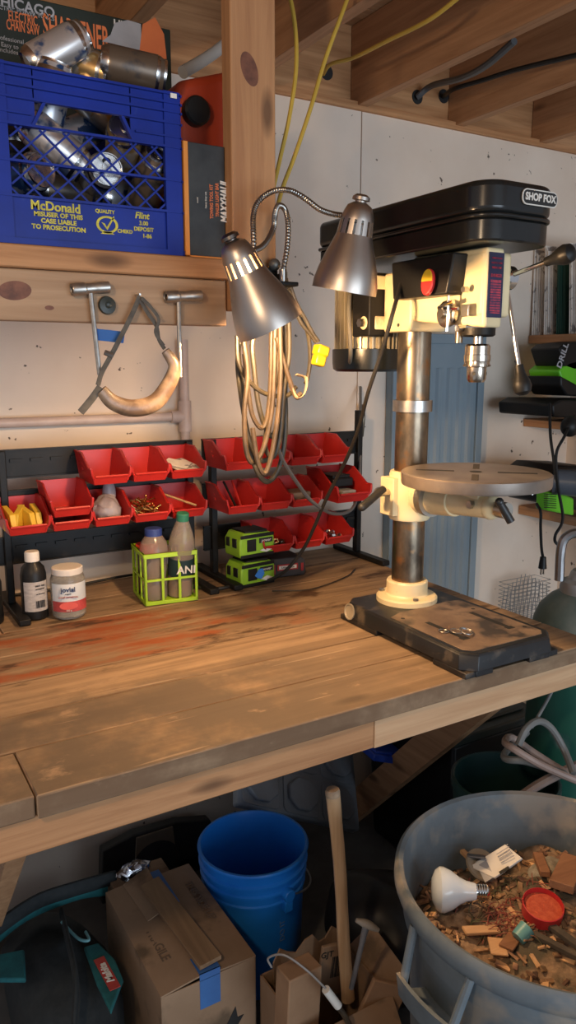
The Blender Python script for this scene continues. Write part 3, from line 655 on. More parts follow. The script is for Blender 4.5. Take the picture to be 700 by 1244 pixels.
rp_ = thing('red_black_battery', 'black battery pack with red markings lying on the bench', 'battery', (1.125, 1.92, BZ+.001)); M = T((1.12, 1.925, BZ+.001)) @ Matrix.Rotation(-.12, 4, 'Z')
B().prism([(-.055, 0), (.055, 0), (.060, .01), (.058, .045), (.045, .056), (-.05, .058), (-.06, .04)], .09, M @ T((0, .045, 0)) @ Matrix.Rotation(PI/2, 4, 'X')).build('case', pm('charcoal plastic', (.05,.05,.055), (.035,.035,.04), rough=.4), rp_, bevel=.003)
rd = pm('dull red plastic', (.38,.03,.03), rough=.5)
B().box((0, -.0465, .03), (.066, .002, .018), M).box((-.045, -.0465, .026), (.012, .002, .03), M).box((.047, -.0465, .026), (.008, .002, .024), M).build('red_markings', rd, rp_)
B().box((0, -.0478, .03), (.056, .0012, .010), M).build('name_plate', white, rp_)
text('Lithium-ion', .009, M @ face(V((0, -.0488, .03)), (1, 0, 0), (0, 0, 1)), ink, rp_)

# ---------------------------------------------------------------- bench-top items, left
bo = thing('peroxide_bottle', 'black plastic bottle with white cap and label on the bench', 'bottle', (.392, 1.885, BZ+.001))
B().lathe([(0, 0), (.028, 0), (.031, .004), (.031, .110), (.027, .128), (.0155, .142), (.0145, .150)], T((.392, 1.885, BZ+.001)), 28, False).build('bottle_body', black, bo)
B().lathe([(.0175, .144), (.0175, .164), (.0155, .168), (0, .168)], T((.392, 1.885, BZ+.001)), 24, False).build('cap', white, bo)
lab = B(); 
for k in range(14):
    a0, a1 = rad(-150+k*8.5), rad(-150+(k+1)*8.5); R = .0318
    lab.add([V((.392+R*math.cos(a), 1.885+R*math.sin(a), BZ+z)) for a, z in ((a0, .024), (a1, .024), (a1, .098), (a0, .098))], [(0, 1, 2, 3)])
lab.build('label', pm('pale printed label', (.50,.47,.45), (.36,.34,.33), scale=70, rough=.6, stretch=(1,1,3)), bo)
nd = V((.25, -.97, 0))
LBM = lambda z: face(V((.392, 1.885, BZ+z))+V((nd.x, nd.y, 0)).normalized()*.0325, (.97, .25, 0), (0, 0, 1))
b = B()
xx = -.011
while xx < .012: ww = random.choice((.0006, .0012, .0018)); b.box((xx, 0, 0), (ww, .018, .0006), LBM(.042)); xx += ww+.001
b.build('barcode', ink, bo)
text('FIRST AID', .0055, LBM(.088), ink, bo); text('ANTISEPTIC', .0045, LBM(.080), ink, bo); text('see directions', .004, LBM(.068), ink, bo)
glass = pm('dusty clear jar glass', (.80,.78,.72), (.66,.62,.55), scale=14, rough=.12, trans=.75)
jx, jy = .468, 1.858
ja = thing('glass_jar', 'glass jar with white lid and red and blue paper label', 'jar', (jx, jy, BZ+.001))
B().lathe([(0, 0), (.036, 0), (.041, .006), (.042, .03), (.042, .096), (.038, .108), (.035, .112), (.035, .118), (.0335, .118), (.0335, .110), (.040, .096), (.040, .03), (.039, .008), (0, .004)], T((jx, jy, BZ+.001)), 32, False).build('jar_glass', glass, ja)
B().lathe([(0, .004), (.0385, .0082), (.0392, .03), (.0392, .085), (.0, .087)], T((jx, jy, BZ+.001)), 32, False).build('contents', pm('beige contents', (.45,.38,.28), (.30,.25,.18), scale=50, rough=.9), ja)
B().lathe([(.0375, .110), (.038, .112), (.038, .124), (.036, .126), (0, .126)], T((jx, jy, BZ+.001)), 32, False).build('lid', white, ja)
def band(x, y, R, z0, z1, a_0, a_1, name, mat, par, n=18):
    q = B()
    for k in range(n):
        a0, a1 = rad(a_0+(a_1-a_0)*k/n), rad(a_0+(a_1-a_0)*(k+1)/n)
        q.add([V((x+R*math.cos(a), y+R*math.sin(a), z)) for a, z in ((a0, z0), (a1, z0), (a1, z1), (a0, z1))], [(0, 1, 2, 3)])
    return q.build(name, mat, par)
band(jx, jy, .0425, BZ+.045, BZ+.092, -165, -25, 'label', pm('pale blue label', (.50,.60,.68), (.68,.70,.70), rough=.5), ja)
band(jx, jy, .0427, BZ+.022, BZ+.048, -165, -25, 'label', pm('red label band', (.55,.08,.08), (.38,.05,.05), scale=30, rough=.5), ja)
def JM(z, off=0):
    d = V((-.25, -.97, 0)).normalized(); d = Matrix.Rotation(off, 3, 'Z') @ d
    return face(V((jx, jy, BZ+z))+d*.0434, (-d.y, d.x, 0), (0, 0, 1))
text('jovial', .017, JM(.078), pm('navy ink', (.03,.06,.16), rough=.6), ja, bold=.0003); text('diced tomatoes', .0075, JM(.060), rd, ja); text('organic', .005, JM(.068), ink, ja)
b = B(); b.lathe([(0, 0), (.013, 0), (.013, .0006), (0, .0006)], JM(.038) @ Matrix.Diagonal((1.7, .75, 1, 1)), 20, False); b.build('emblem', pm('tomato red', (.75,.12,.10), rough=.5), ja); text('400 g', .006, JM(.026), white, ja)
# dark bottle cut by the frame edge
b = B().lathe([(0, 0), (.03, 0), (.032, .006), (.032, .10), (.02, .13), (.015, .14), (.015, .155), (0, .155)], T((.288, 1.90, BZ+.001)), 24, False)
tag(b.build('dark_bottle', black), 'black bottle at the left edge behind the white capped bottle', 'bottle')
# rag at the left edge
b = B(); p = [atY(*q, 1.80) for q in ((-26, 545), (2, 545), (7, 580), (-26, 583))]
b.tube([atY(-14, 535, 1.972), atY(-13, 560, 1.968), atY(-12, 583, 1.972)], .022, 12, 5, flat=.4, up=V((0, 1, 0))); tag(b.build('white_rag', pm('white cotton', (.75,.72,.70), rough=.95)), 'white cloth rag hanging at the left edge over the rack', 'rag')
# black cord along the wall at the back of the bench
tag(B().tube([V((.20, 2.09, BZ+.006)), V((.5, 2.08, BZ+.008)), V((.72, 2.085, BZ+.015)), V((.9, 2.05, BZ+.01))], .004, 8).build('thin_cord', black), 'thin black cord lying along the back of the bench', 'cord')

# green basket
GM = T((.655, 1.825, BZ+.001)) @ Matrix.Rotation(rad(-7), 4, 'Z')
gb = thing('green_basket', 'square lime green open-lattice plastic basket on the bench', 'basket', GM.translation)
def basket_side(M, L, H):
    b = B(); t = .004
    b.bb(0, L, 0, t, 0, .010, M).bb(0, L, -.001, t, H-.012, H, M).bb(0, L, -.002, t+.001, H-.003, H, M)
    n_ = 3
    for k in range(n_+1): x = k*(L-.007)/n_; b.bb(x, x+.007, 0, t, 0, H, M)
    b.bb(0, L, 0, t, H*.48-.003, H*.48+.003, M); return b
S, Hh = .142, .137
gp = pm('lime basket plastic', (.38,.62,.02), (.33,.55,.018), rough=.45)
for nm, MM in (('front_side', GM), ('left_side', GM @ Matrix.Rotation(PI/2, 4, 'Z') @ Matrix.Diagonal((1, -1, 1, 1))), ('right_side', GM @ T((S-.004, 0, 0)) @ Matrix.Rotation(PI/2, 4, 'Z') @ Matrix.Diagonal((1, -1, 1, 1))), ('rear_side', GM @ T((0, S-.004, 0)))):
    basket_side(MM, S, Hh).build(nm, gp, gb, bevel=.0008, seg=1)
B().bb(.003, S-.003, .003, S-.003, .001, .005, GM).build('bottom', gp, gb)
cloudy = pm('cloudy bottle plastic', (.72,.62,.52), (.60,.50,.42), scale=10, rough=.18, trans=.72)
def pbot(u, v, prof, cap, label, capmat):
    p = GM @ V((u, v, .006)); r = thing('plastic_bottle', label, 'bottle', p)
    B().lathe(prof, T(p), 28, False).build('bottle_body', cloudy, r)
    z, R = cap; B().lathe([(R, z), (R, z+.018), (R*.9, z+.02), (0, z+.02)], T(p), 24, False).build('cap', capmat, r); return r
pbot(.038, .045, [(0, 0), (.028, 0), (.032, .006), (.032, .05), (.029, .06), (.032, .075), (.033, .095), (.036, .112), (.0385, .130), (.034, .152), (.022, .170), (.020, .174)], (.170, .0225), 'squat clear plastic bottle with a blue cap in the green basket', pm('blue cap plastic', (.03,.06,.25), rough=.45))
tb_ = pbot(.105, .048, [(0, 0), (.028, 0), (.0335, .006), (.0335, .10), (.035, .135), (.034, .155), (.028, .180), (.017, .208), (.0145, .216)], (.213, .0165), 'taller clear plastic bottle with a green cap and dark printed label in the green basket', pm('green cap plastic', (.03,.20,.12), rough=.45))
p = GM @ V((.105, .048, .006))
B().lathe([(.0342, .062), (.0342, .112)], T(p), 32, False).build('label_sleeve', pm('dark teal label', (.01,.035,.04), rough=.5), tb_)
B().lathe([(0, .003), (.027, .003), (.0315, .008), (.0315, .052), (0, .052)], T(p), 28, False).build('contents', pm('amber contents', (.40,.22,.06), (.25,.13,.04), rough=.3), tb_)
text('ANI', .030, GM @ face(V((.110, .0125, .092)), (1, 0, 0), (0, 0, 1)), white, tb_, bold=.0006)
tb_.rotation_euler = (rad(9), 0, 0)
p = GM @ V((.034, .104, .006)); r = thing('red_lid_tub', 'round tub with bright red lid at the back of the green basket', 'tub', p)
B().lathe([(0, 0), (.026, 0), (.027, .118)], T(p), 24, False).build('tub_body', pm('dark amber tub', (.10,.05,.03), rough=.4), r)
B().lathe([(.030, .112), (.0305, .134), (.029, .136), (0, .136)], T(p), 28, False).build('lid', pm('bright red lid', (.70,.05,.025), rough=.4), r)

# ---------------------------------------------------------------- gooseneck lamps
def lamp(apex, rim, D, R, L, neck, mount, label, on):
    A, Rm = atD(*apex, D[0]), atD(*rim, D[1]); d = (Rm-A).normalized()
    r = thing('gooseneck_lamp', label, 'lamp', mount)
    M = frame(A, d); sc = (Rm-A).length/L
    # bell shade: narrow slotted collar swelling into the bell
    pr = [(.0255, .030), (.0285, .034), (.0300, .040), (.0305, .046)]
    pr2 = [(.0330, .070), (.0380, .085), (.0470, .108), (.0545, .132), (.0590, .152), (R, L), (R-.0014, L), (.0575, .152), (.053, .132), (.0455, .108), (.0365, .085), (.0315, .070)]
    pr = [(a*sc, b*sc) for a, b in pr]; pr2 = [(a*sc, b*sc) for a, b in pr2]
    b = B().lathe([(0, .013*sc), (.012*sc, .014*sc), (.022*sc, .020*sc), (.0265*sc, .030*sc), (.0295*sc, .040*sc), (.0300*sc, .045*sc)], M, 40, False)
    b.lathe(pr2, M, 40, False)
    N = 15
    for k in range(N):                                     # ribs between the vent slots
        a0 = 2*PI*k/N; a1 = a0+2*PI/N*.66; q = []
        for rr, z in ((.0300, .044), (.0332, .072)):
            for a in (a0, (a0+a1)/2, a1): q.append(M @ V((rr*sc*math.cos(a), rr*sc*math.sin(a), z*sc)))
        ins = [M @ (M.inverted() @ v).copy() for v in q]
        ins = []
        for v in q:
            lv = M.inverted() @ v; s_ = 1-.0014/math.hypot(lv.x, lv.y); ins.append(M @ V((lv.x*s_, lv.y*s_, lv.z)))
        b.add(q+ins, [(0,1,4,3),(1,2,5,4),(9,10,7,6),(10,11,8,7),(0,3,9,6),(2,8,11,5),(0,6,7,1),(1,7,8,2),(3,4,10,9),(4,5,11,10)])
    b.build('lamp_shade', nickel, r, angle=50)
    B().lathe([(0, 0), (.010*sc, .0005), (.0155*sc, .005), (.016*sc, .0105), (.010*sc, .012), (.009*sc, .018)], M, 24, False).build('switch_knob', nickel if not on else pm('tarnished nickel', (.20,.17,.15), rough=.35, metal=1), r)
    q0 = B().lathe([(0, .030*sc), (.015*sc, .031*sc), (.015*sc, .048*sc), (0, .049*sc)], M, 20, False); sk = q0.build('bulb_socket', white, r)
    q = B().lathe([(.012*sc, .0495*sc), (.015*sc, .062*sc), (.018*sc, .085*sc), (.021*sc, .100*sc), (.026*sc, .115*sc), (.028*sc, .128*sc), (.022*sc, .145*sc), (.010*sc, .153*sc), (0, .154*sc)], M, 24, False)
    q.build('bulb', pm('lit bulb', (1,.9,.7), emit=(1,.52,.2, 25)) if on else pm('frosted bulb', (.8,.78,.74), rough=.3), sk)
    P = smoothpath(neck, 22)
    b = B()
    def rib(t): return .0052+.0006*math.sin(t*len(P)*2.1)
    b.tube(P, rib, 10, 1); b.build('gooseneck', pm('satin gooseneck', (.40,.38,.35), (.32,.30,.27), rough=.28, metal=1), r)
    B().cyl(P[0]-V((0, 0, .022)), P[0]+V((0, 0, .004)), .0075, n=14).build('neck_ferrule', steel, r)
    return r, M, sc
lD = 1.36
m1 = V((.755, 1.35, 1.74))
n1 = [atY(344, 330, 1.345), atY(349, 300, 1.34), atY(350, 272, 1.335), atY(346, 254, 1.33), atY(338, 250, 1.32), atY(334, 262, 1.31), atY(333, 275, 1.30), atY(326, 291, 1.28), atY(318, 300, 1.265), atY(308, 305, 1.25)]
l1, LM1, sc1 = lamp((277, 283), (329, 397), (1.32, 1.38), .0595, .168, n1, n1[0], 'brushed metal gooseneck lamp, lit, at the left with glowing slots', True)
n2 = [atY(309, 345, 1.345), atY(309, 318, 1.34), atY(308, 285, 1.335), atY(308, 262, 1.33), atY(314, 245, 1.32), atY(330, 233, 1.31), atY(350, 231, 1.30), atY(369, 240, 1.28), atY(388, 254, 1.27), atY(405, 260, 1.26), atY(420, 262, 1.255)]
l2, LM2, sc2 = lamp((440, 236), (418, 354), (1.42, 1.47), .0595, .168, n2, n2[0], 'copper toned gooseneck lamp, unlit, hanging at the right above the cords', False)
# clamp that carries both necks, screwed to the post
cl = thing('lamp_clamp', 'dark steel clamp plate screwed to the post foot behind the left lamp', 'clamp', (.77, 1.36, 1.70))
x0 = atY(303, 330, 1.36).x; x1 = atY(352, 330, 1.36).x; z_ = n1[0].z-.02
B().bb(x0, x1, 1.325, 1.384, z_-.008, z_).bb(x0+.01, x1-.02, 1.372, 1.384, z_-.06, z_+.03).build('plate', blacksteel, cl, bevel=.002)
B().cyl((x1-.012, 1.36, z_), (x1-.012, 1.36, z_+.022), .006, n=12).ball((x1-.03, 1.368, z_+.035), .012).build('thumb_screw', pm('dull grey metal', (.2,.19,.17), rough=.5, metal=.7), cl)

# ---------------------------------------------------------------- hanging cords
tan = pm('tan cord jacket', (.070,.047,.027), (.032,.022,.013), scale=30, rough=.45)
olive = pm('dusty olive cord jacket', (.055,.045,.028), (.028,.022,.014), scale=25, rough=.42)
def loop(b, pts, Y0, r_): 
    b.tube([atY(x, y, Y0+dy) for x, y, dy in [(p[0], p[1], p[2] if len(p) > 2 else 0) for p in pts]], r_, 8, 7)
ec = thing('extension_cord', 'thick coiled olive extension cord hanging in long loops beneath the lamps', 'cord', atY(330, 340, 1.46))
L1 = B()
loop(L1, [(343, 335), (322, 365), (296, 400), (289, 440), (296, 500), (305, 540), (320, 560), (338, 540), (345, 490), (348, 430), (346, 380), (343, 335)], 1.455, .0058)
loop(L1, [(340, 335), (312, 370), (290, 410), (294, 470), (300, 530), (312, 572), (326, 585), (340, 566), (347, 520), (345, 450), (340, 390), (342, 335)], 1.47, .0058)
loop(L1, [(345, 338), (330, 380), (308, 410), (309, 450), (316, 500), (330, 530), (340, 500), (337, 440), (332, 390), (345, 338)], 1.435, .0058)
loop(L1, [(347, 338), (350, 380), (351, 430), (345, 470), (340, 530), (332, 555), (322, 540), (330, 490), (337, 440), (340, 380)], 1.42, .0055)
loop(L1, [(346, 338), (362, 375), (374, 405), (377, 435), (374, 458), (371, 466)], 1.44, .0046)
loop(L1, [(288, 408), (290, 440), (302, 462), (318, 476), (335, 481), (350, 480), (360, 470)], 1.43, .0050)
L1.build('cord_loops', olive, ec)
L2 = B()
loop(L2, [(338, 340), (334, 400), (333, 450), (330, 500), (320, 545), (307, 562), (299, 545), (297, 500), (301, 455), (296, 412)], 1.405, .0056)
loop(L2, [(335, 340), (330, 400), (329, 460), (325, 505), (318, 520), (307, 505), (301, 470), (297, 430)], 1.415, .0052)
loop(L2, [(341, 340), (340, 400), (341, 450), (338, 500), (331, 548), (322, 575), (313, 560), (307, 520)], 1.39, .0054)
loop(L2, [(336, 410), (345, 440), (352, 462), (359, 481), (366, 478)], 1.395, .0052)
L2.build('cord_loops', tan, ec)
a = B(); M = face(atY(389, 431, 1.41), (1, .05, -.28), (.27, 0, .96))
ex = thing('yellow_plug', 'yellow cord connector hanging beside the cord loops', 'plug', atY(380, 412, 1.41))
B().box((0, .009, 0), (.030, .022, .026), M).box((0, -.012, 0), (.026, .024, .022), M).build('connector', pm('yellow vinyl', (.50,.32,.008), (.44,.28,.008), rough=.4), ex, bevel=.004)
B().box((.001, -.016, -.0115), (.018, .008, .001), M).build('label', white, ex)
text('15A 125V', .005, M @ Matrix.Rotation(PI, 4, 'Y') @ T((0, -.016, .0122)), ink, ex)
q = B(); loop(q, [(350, 345), (357, 372), (366, 392), (376, 405), (384, 416)], 1.415, .0042); loop(q, [(352, 345), (360, 368), (370, 386), (379, 403), (387, 415)], 1.41, .0042); q.build('cord_lead', olive, ex)
# cord wrap strap
b = B().tube([atY(352, 468, 1.40), atY(361, 484, 1.39), atY(370, 478, 1.39), atY(372, 460, 1.40), atY(360, 455, 1.405)], .008, 8, 5, flat=.2, up=V((0, 1, 0)))
tag(b.build('cord_clip', pm('pale tan strap', (.42,.30,.19), rough=.6)), 'pale metal clip hooked on the bottom of the short cord loop', 'clip')
# two cables hanging from the drill press
q = B().tube([atX(487, 345, 1.095), atY(476, 385, 1.33), atY(463, 430, 1.37), atY(447, 478, 1.42), atY(436, 520, 1.50), atY(420, 560, 1.58), atY(397, 605, 1.66), atY(382, 640, 1.72), atY(368, 668, 1.76), atY(345, 695, 1.80), atZ(322, 706, BZ+.006), atZ(300, 706, BZ+.006), V((.88, 1.86, BZ+.006)), V((.80, 1.95, BZ+.006))], .0048, 8)
tag(q.build('power_cord', rubber), 'black power cord drooping from the drill press switch to the bench', 'cord')
q = B().tube([atY(338, 545, 1.44), atY(345, 562, 1.48), atY(362, 588, 1.58), atY(380, 610, 1.66), atY(405, 624, 1.72), atY(428, 618, 1.79), atY(436, 590, 1.93), atY(438, 545, 1.99), atY(438, 470, 2.11)], .0048, 8)
tag(q.build('grey_cord', pm('grey cord jacket', (.16,.15,.14), rough=.5)), 'grey cord swinging from the hanging coils across the right red bins', 'cord')
tag(B().tube([V((1.0, 1.77, BZ+.004)), V((1.10, 1.73, BZ+.004)), V((1.25, 1.78, BZ+.004)), V((1.33, 1.84, BZ+.004))], .0018, 6).build('thin_wire', rubber), 'thin dark wire curling on the bench under the black battery', 'wire')
# small bracket on the wall seam behind the bins
b = B().tube([atY(439, 492, 2.11), atY(441, 505, 2.10), atY(439, 530, 2.11)], .008, 8); tag(b.build('wall_hook', oiled), 'rusty hook on the wall seam above the right rack', 'hook')

# ceiling cables
yw = pm('yellow cable jacket', (.62,.42,.07), (.52,.34,.05), rough=.5)
def cable(pts, r_, mat, label, name='electrical_cable'): return tag(B().tube(pts, r_, 8, 8, ).build(name, mat), label, 'cable')
cable([atY(343, -40, 1.55), atY(357, 20, 1.50), atY(360, 80, 1.46), atY(352, 140, 1.44), atY(341, 190, 1.44), atY(331, 235, 1.44), atY(324, 275, 1.44), atY(322, 310, 1.43)], .0045, yw, 'yellow cable dropping beside the post, nearest to it')
cable([atY(436, -40, 1.55), atY(418, 10, 1.52), atY(396, 70, 1.50), atY(378, 130, 1.48), atY(358, 190, 1.47), atY(343, 230, 1.46), atY(332, 275, 1.45), atY(328, 312, 1.44)], .0045, yw, 'yellow cable slanting down from the joists to the lamps')
hz = 2.50
cable([atX(396, 88, 1.36) if 0 else atY(393, 90, WY-.02), atY(402, 78, 2.0), atY(430, 70, 1.9), atY(470, 50, 1.75), atY(520, 25, 1.6), atY(560, -5, 1.5)], .0055, yw, 'yellow cable crossing the joist bay from a hole above the wall')
cable([atY(539, 117, WY+.02), atX(552, 108, 1.845), atX(585, 98, 1.86), atX(630, 84, 1.865), atX(705, 66, 1.868)], .0075, black, 'black corrugated cable running along the joists at the right')
cable([atY(507, 118, WY+.02), atX(525, 104, 1.79), atX(560, 95, 1.74), atX(590, 80, 1.70), atX(625, 50, 1.67)], .010, pm('slate conduit', (.10,.11,.12), rough=.5), 'slate grey conduit curving across the second joist bay')
cable([atY(560, -10, 1.7), atY(580, 2, 1.72), atY(602, 14, 1.76)], .014, MATS['slate conduit'], 'grey pipe stub sticking from the joist at the top of the picture')
for k, (x, y_) in enumerate(((397, 88), (507, 118), (539, 117))):
    p = atY(x, y_, WY+.0295); b = B().lathe([(.022, 0), (.022, .002), (0, .002)], frame(p, (0, -1, 0)), 24, False); o = b.build('trim_%d' % (k+3), ink); o['kind'] = 'structure'

# ---------------------------------------------------------------- drill press
CXc, CYc = 1.176, 1.41
dp = thing('drill_press', 'cream and black bench drill press with round table on the workbench', 'drill press', (CXc, CYc, BZ))
cast = pm('black cast base', (.014,.015,.017), (.009,.009,.010), scale=20, rough=.42, c3=(.09,.07,.05), t3=.62, s3=20)
worn = pm('worn machined iron', (.30,.215,.15), (.15,.10,.07), scale=9, rough=.5, metal=.2, c3=(.06,.05,.045), t3=.6, s3=12)
# base casting: chamfered slab with relieved underside edges
bx0, bx1, by0, by1 = 1.040, 1.300, 1.052, 1.492
b = B()
def slab(x0, x1, y0, y1, ch, z): return [V(p+(z,)) for p in ((x0+ch, y0), (x1-ch, y0), (x1, y0+ch), (x1, y1-ch), (x1-ch, y1), (x0+ch, y1), (x0, y1-ch), (x0, y0+ch))]
r0, r1, r2 = slab(bx0-.004, bx1+.004, by0-.004, by1+.004, .028, BZ+.0135), slab(bx0, bx1, by0, by1, .028, BZ+.043), slab(bx0+.004, bx1-.004, by0+.004, by1-.004, .027, BZ+.049)
n_ = 8; vs = r0+r1+r2
b.add(vs, [tuple(range(8))[::-1]]+[(k+o, (k+1) % 8+o, (k+1) % 8+8+o, k+8+o) for o in (0, 8) for k in range(8)]+[tuple(range(16, 24))])
base_ = b.build('base', cast, dp, bevel=.0015)
b = B()   # feet: the rim touches the bench only near the corners
for x0, x1, y0, y1 in ((bx0-.004, bx0+.03, by0-.002, by0+.10), (bx0-.004, bx0+.03, by1-.15, by1), (bx1-.03, bx1+.004, by0-.002, by0+.10), (bx1-.03, bx1+.004, by1-.12, by1), (bx0+.022, bx0+.07, by0-.004, by0+.03), (bx1-.085, bx1-.024, by0-.004, by0+.03)):
    B().bb(x0, x1, y0+.004, y1, BZ+.0005, BZ+.0135).build('base_foot', cast, base_, bevel=.002)
b = B().prism([(bx0+.032, by0+.018), (bx1-.032, by0+.018), (bx1-.016, by0+.034), (bx1-.016, 1.34), (bx1-.05, 1.345), (bx0+.05, 1.335), (bx0+.016, 1.32), (bx0+.016, by0+.034)], .0015, T((0, 0, BZ+.0485))); b.build('machined_face', worn, base_, bevel=.0005)
for x in (1.105, 1.238):
    q = B().bb(x-.006, x+.006, by0+.08, by0+.20, BZ+.0500, BZ+.0504); q.lathe([(.006, 0), (.006, .0004), (0, .0004)], T((x, by0+.08, BZ+.05)), 14, False); q.bb(x-.010, x+.010, by0+.074, by0+.088, BZ+.0500, BZ+.0506); q.build('mounting_slot', ink, base_)
for x, y_ in ((1.075, 1.30), (1.262, 1.27), (1.27, 1.12)): B().lathe([(.005, 0), (.005, .0006), (0, .0006)], T((x, y_, BZ+.0495)), 12, False).build('bolt_hole', ink, base_)
B().lathe([(.020, -.001), (.020, .003), (.017, .0035), (.015, .001), (0, .001)], frame((bx0-.002, 1.455, BZ+.028), (-1, 0, .12)), 24, False).build('corner_plug', pm('pale worn casting', (.42,.36,.26), (.2,.17,.12), rough=.6), base_)
# loose rings on the base
for k, (x, y_, r_) in enumerate(((1.094, 1.185, .011), (1.112, 1.165, .013), (1.126, 1.150, .015), (1.118, 1.142, .012))):
    ring = B().tube([V((r_*math.cos(a*PI/8), r_*math.sin(a*PI/8), 0)) for a in range(17)], .0013, 6, 1).build('steel_ring', steel, origin=(0, 0, 0)); ring.location = (x, y_, BZ+.0522+.0025*k); ring.rotation_euler = (.08*k, .1, 0); tag(ring, 'thin steel split ring lying in a chain on the drill press base', 'ring', 'rings lying on the drill press base')
# column
B().lathe([(.0385, .05), (.0385, .705)], T((CXc, CYc, BZ)), 40).build('column', oiled, dp)
flg = B().lathe([(.074, .049), (.074, .060), (.070, .064), (.053, .066), (.050, .070), (.050, .098), (.047, .102), (.0388, .102)], T((CXc, CYc, BZ)), 40, False).build('column_flange', cream, dp)
for k in range(3):
    a = rad(-110+120*k); B().cyl((CXc+.062*math.cos(a), CYc+.062*math.sin(a), BZ+.062), (CXc+.062*math.cos(a), CYc+.062*math.sin(a), BZ+.070), .007, n=6).build('flange_bolt', steel, flg)
B().lathe([(.0388, 1.488), (.046, 1.488), (.046, 1.514), (.0388, 1.514)], T((CXc, CYc, 0)), 40, False).build('depth_collar', steel, dp)
# table bracket
brk = B().lathe([(.0388, 1.232), (.047, 1.232), (.050, 1.240), (.050, 1.340), (.047, 1.349), (.0388, 1.349)], T((CXc, CYc, 0)), 40, False)
brk.bb(CXc-.062, CXc-.040, CYc-.015, CYc+.035, 1.245, 1.335)
brk.build('table_bracket', cream, dp, bevel=.002)
TX, TY, TZ = 1.166, 1.185, 1.373
B().cyl((CXc, CYc-.045, 1.292), (TX, TY+.055, 1.300), .040, .033, 28).cyl((TX, TY+.06, 1.301), (TX, TY-.050, 1.304), .030, .024, 28).ball((TX, TY-.05, 1.304), (.026, .02, .026)).bb(TX-.02, TX+.02, TY-.03, TY+.05, 1.31, 1.345).build('table_arm', cream, dp, bevel=.002)
B().cyl((TX, TY+.13, 1.296), (TX, TY+.15, 1.296), .043, n=30).build('tilt_scale_ring', pm('pale bare metal', (.6,.57,.5), (.4,.37,.32), rough=.35, metal=.9), dp)
B().cyl((TX-.022, TY-.018, 1.308), (TX-.034, TY-.018, 1.308), .009, n=6).build('tilt_bolt', steel, dp)
B().cyl((TX+.0, TY-.07, 1.304), (TX+.0, TY-.094, 1.304), .017, n=20).build('lock_boss', pm('pale bare metal', (.6,.57,.5)), dp)
p0 = atY(607, 610, TY-.115); p1 = atY(621, 634, TY-.13)
B().cyl(V((TX, TY-.09, 1.304)), p0, .007, n=10).cyl(p0, p1, .0075, .0085, 12).ball(p0, .009).build('table_lock_lever', pm('worn black lever', (.03,.03,.03), rough=.35), dp)
# table
b = B().lathe([(0, TZ-.020), (.120, TZ-.020), (.150, TZ-.026), (.1555, TZ-.026), (.1565, TZ-.022), (.1565, TZ-.002), (.154, TZ), (0, TZ)], T((TX, TY, 0)), 64, False)
wtab = b.build('work_table', pm('dull cast table', (.30,.25,.21), (.18,.145,.12), scale=8, rough=.38, metal=.55, c3=(.33,.27,.22), t3=.6, s3=7), dp, angle=30)
for a in range(4):
    M = T((TX, TY, TZ)) @ Matrix.Rotation(PI/4+a*PI/2, 4, 'Z'); b = B().bb(.045, .125, -.007, .007, .0002, .0007, M); b.build('table_slot', ink if a % 2 else pm('slot shadowed iron', (.05,.04,.03), rough=.7), wtab)
B().lathe([(.0, .0003), (.013, .0003), (.013, .0006), (0, .0006)], T((TX, TY, TZ)), 20, False).build('centre_hole', ink, wtab)
for x, y_ in ((TX+.085, TY-.08), (TX+.11, TY-.05)): B().cyl((x, y_, TZ-.045), (x, y_, TZ-.026), .003, n=8).build('stud', steel, wtab)
# elevation clamp on the left of the bracket
h = B(); h.cyl((CXc-.062, CYc+.005, 1.300), (CXc-.105, CYc-.01, 1.306), .009, n=12).ball((CXc-.10, CYc-.01, 1.306), .012); h.build('clamp_screw', steel, dp)
pa = atY(466, 594, 1.38); pb = atY(440, 616, 1.36); B().cyl(pa, pb, .0085, .0095, 14).ball(pb, .0095).build('clamp_handle', rubber, dp)
# head
HX = 1.158
hd = B()
hd.bb(CXc-.052, CXc+.052, 1.362, 1.462, 1.668, 1.80)                 # collar block round the column
hd.hexa([V(p) for p in ((HX-.024, 1.148, 1.668), (HX+.024, 1.148, 1.668), (CXc+.045, 1.37, 1.690), (CXc-.045, 1.37, 1.690), (HX-.024, 1.148, 1.822), (HX+.024, 1.148, 1.822), (CXc+.045, 1.37, 1.826), (CXc-.045, 1.37, 1.826))])
hd.build('head_casting', cream, dp, bevel=.007, seg=3)
hd2 = B().bb(HX-.026, HX+.05, 1.152, 1.225, 1.690, 1.815); hd2.build('gearbox', cream, dp, bevel=.008, seg=3)
hd3 = B().bb(CXc-.075, CXc+.075, 1.46, 1.51, 1.675, 1.705).bb(CXc-.075, CXc+.075, 1.46, 1.51, 1.765, 1.795)
for z in (1.69, 1.78): hd3.cyl((CXc-.092, 1.485, z), (CXc-.055, 1.485, z), .016, n=18)
hd3.build('motor_bracket', cream, dp, bevel=.003)
for z in (1.69, 1.78): B().cyl((CXc-.104, 1.485, z), (CXc-.090, 1.485, z), .010, n=6).build('bracket_bolt', steel, dp)
B().cyl((CXc-.053, 1.405, 1.683), (CXc-.051, 1.405, 1.683), .004, n=10).build('set_screw', ink, dp)
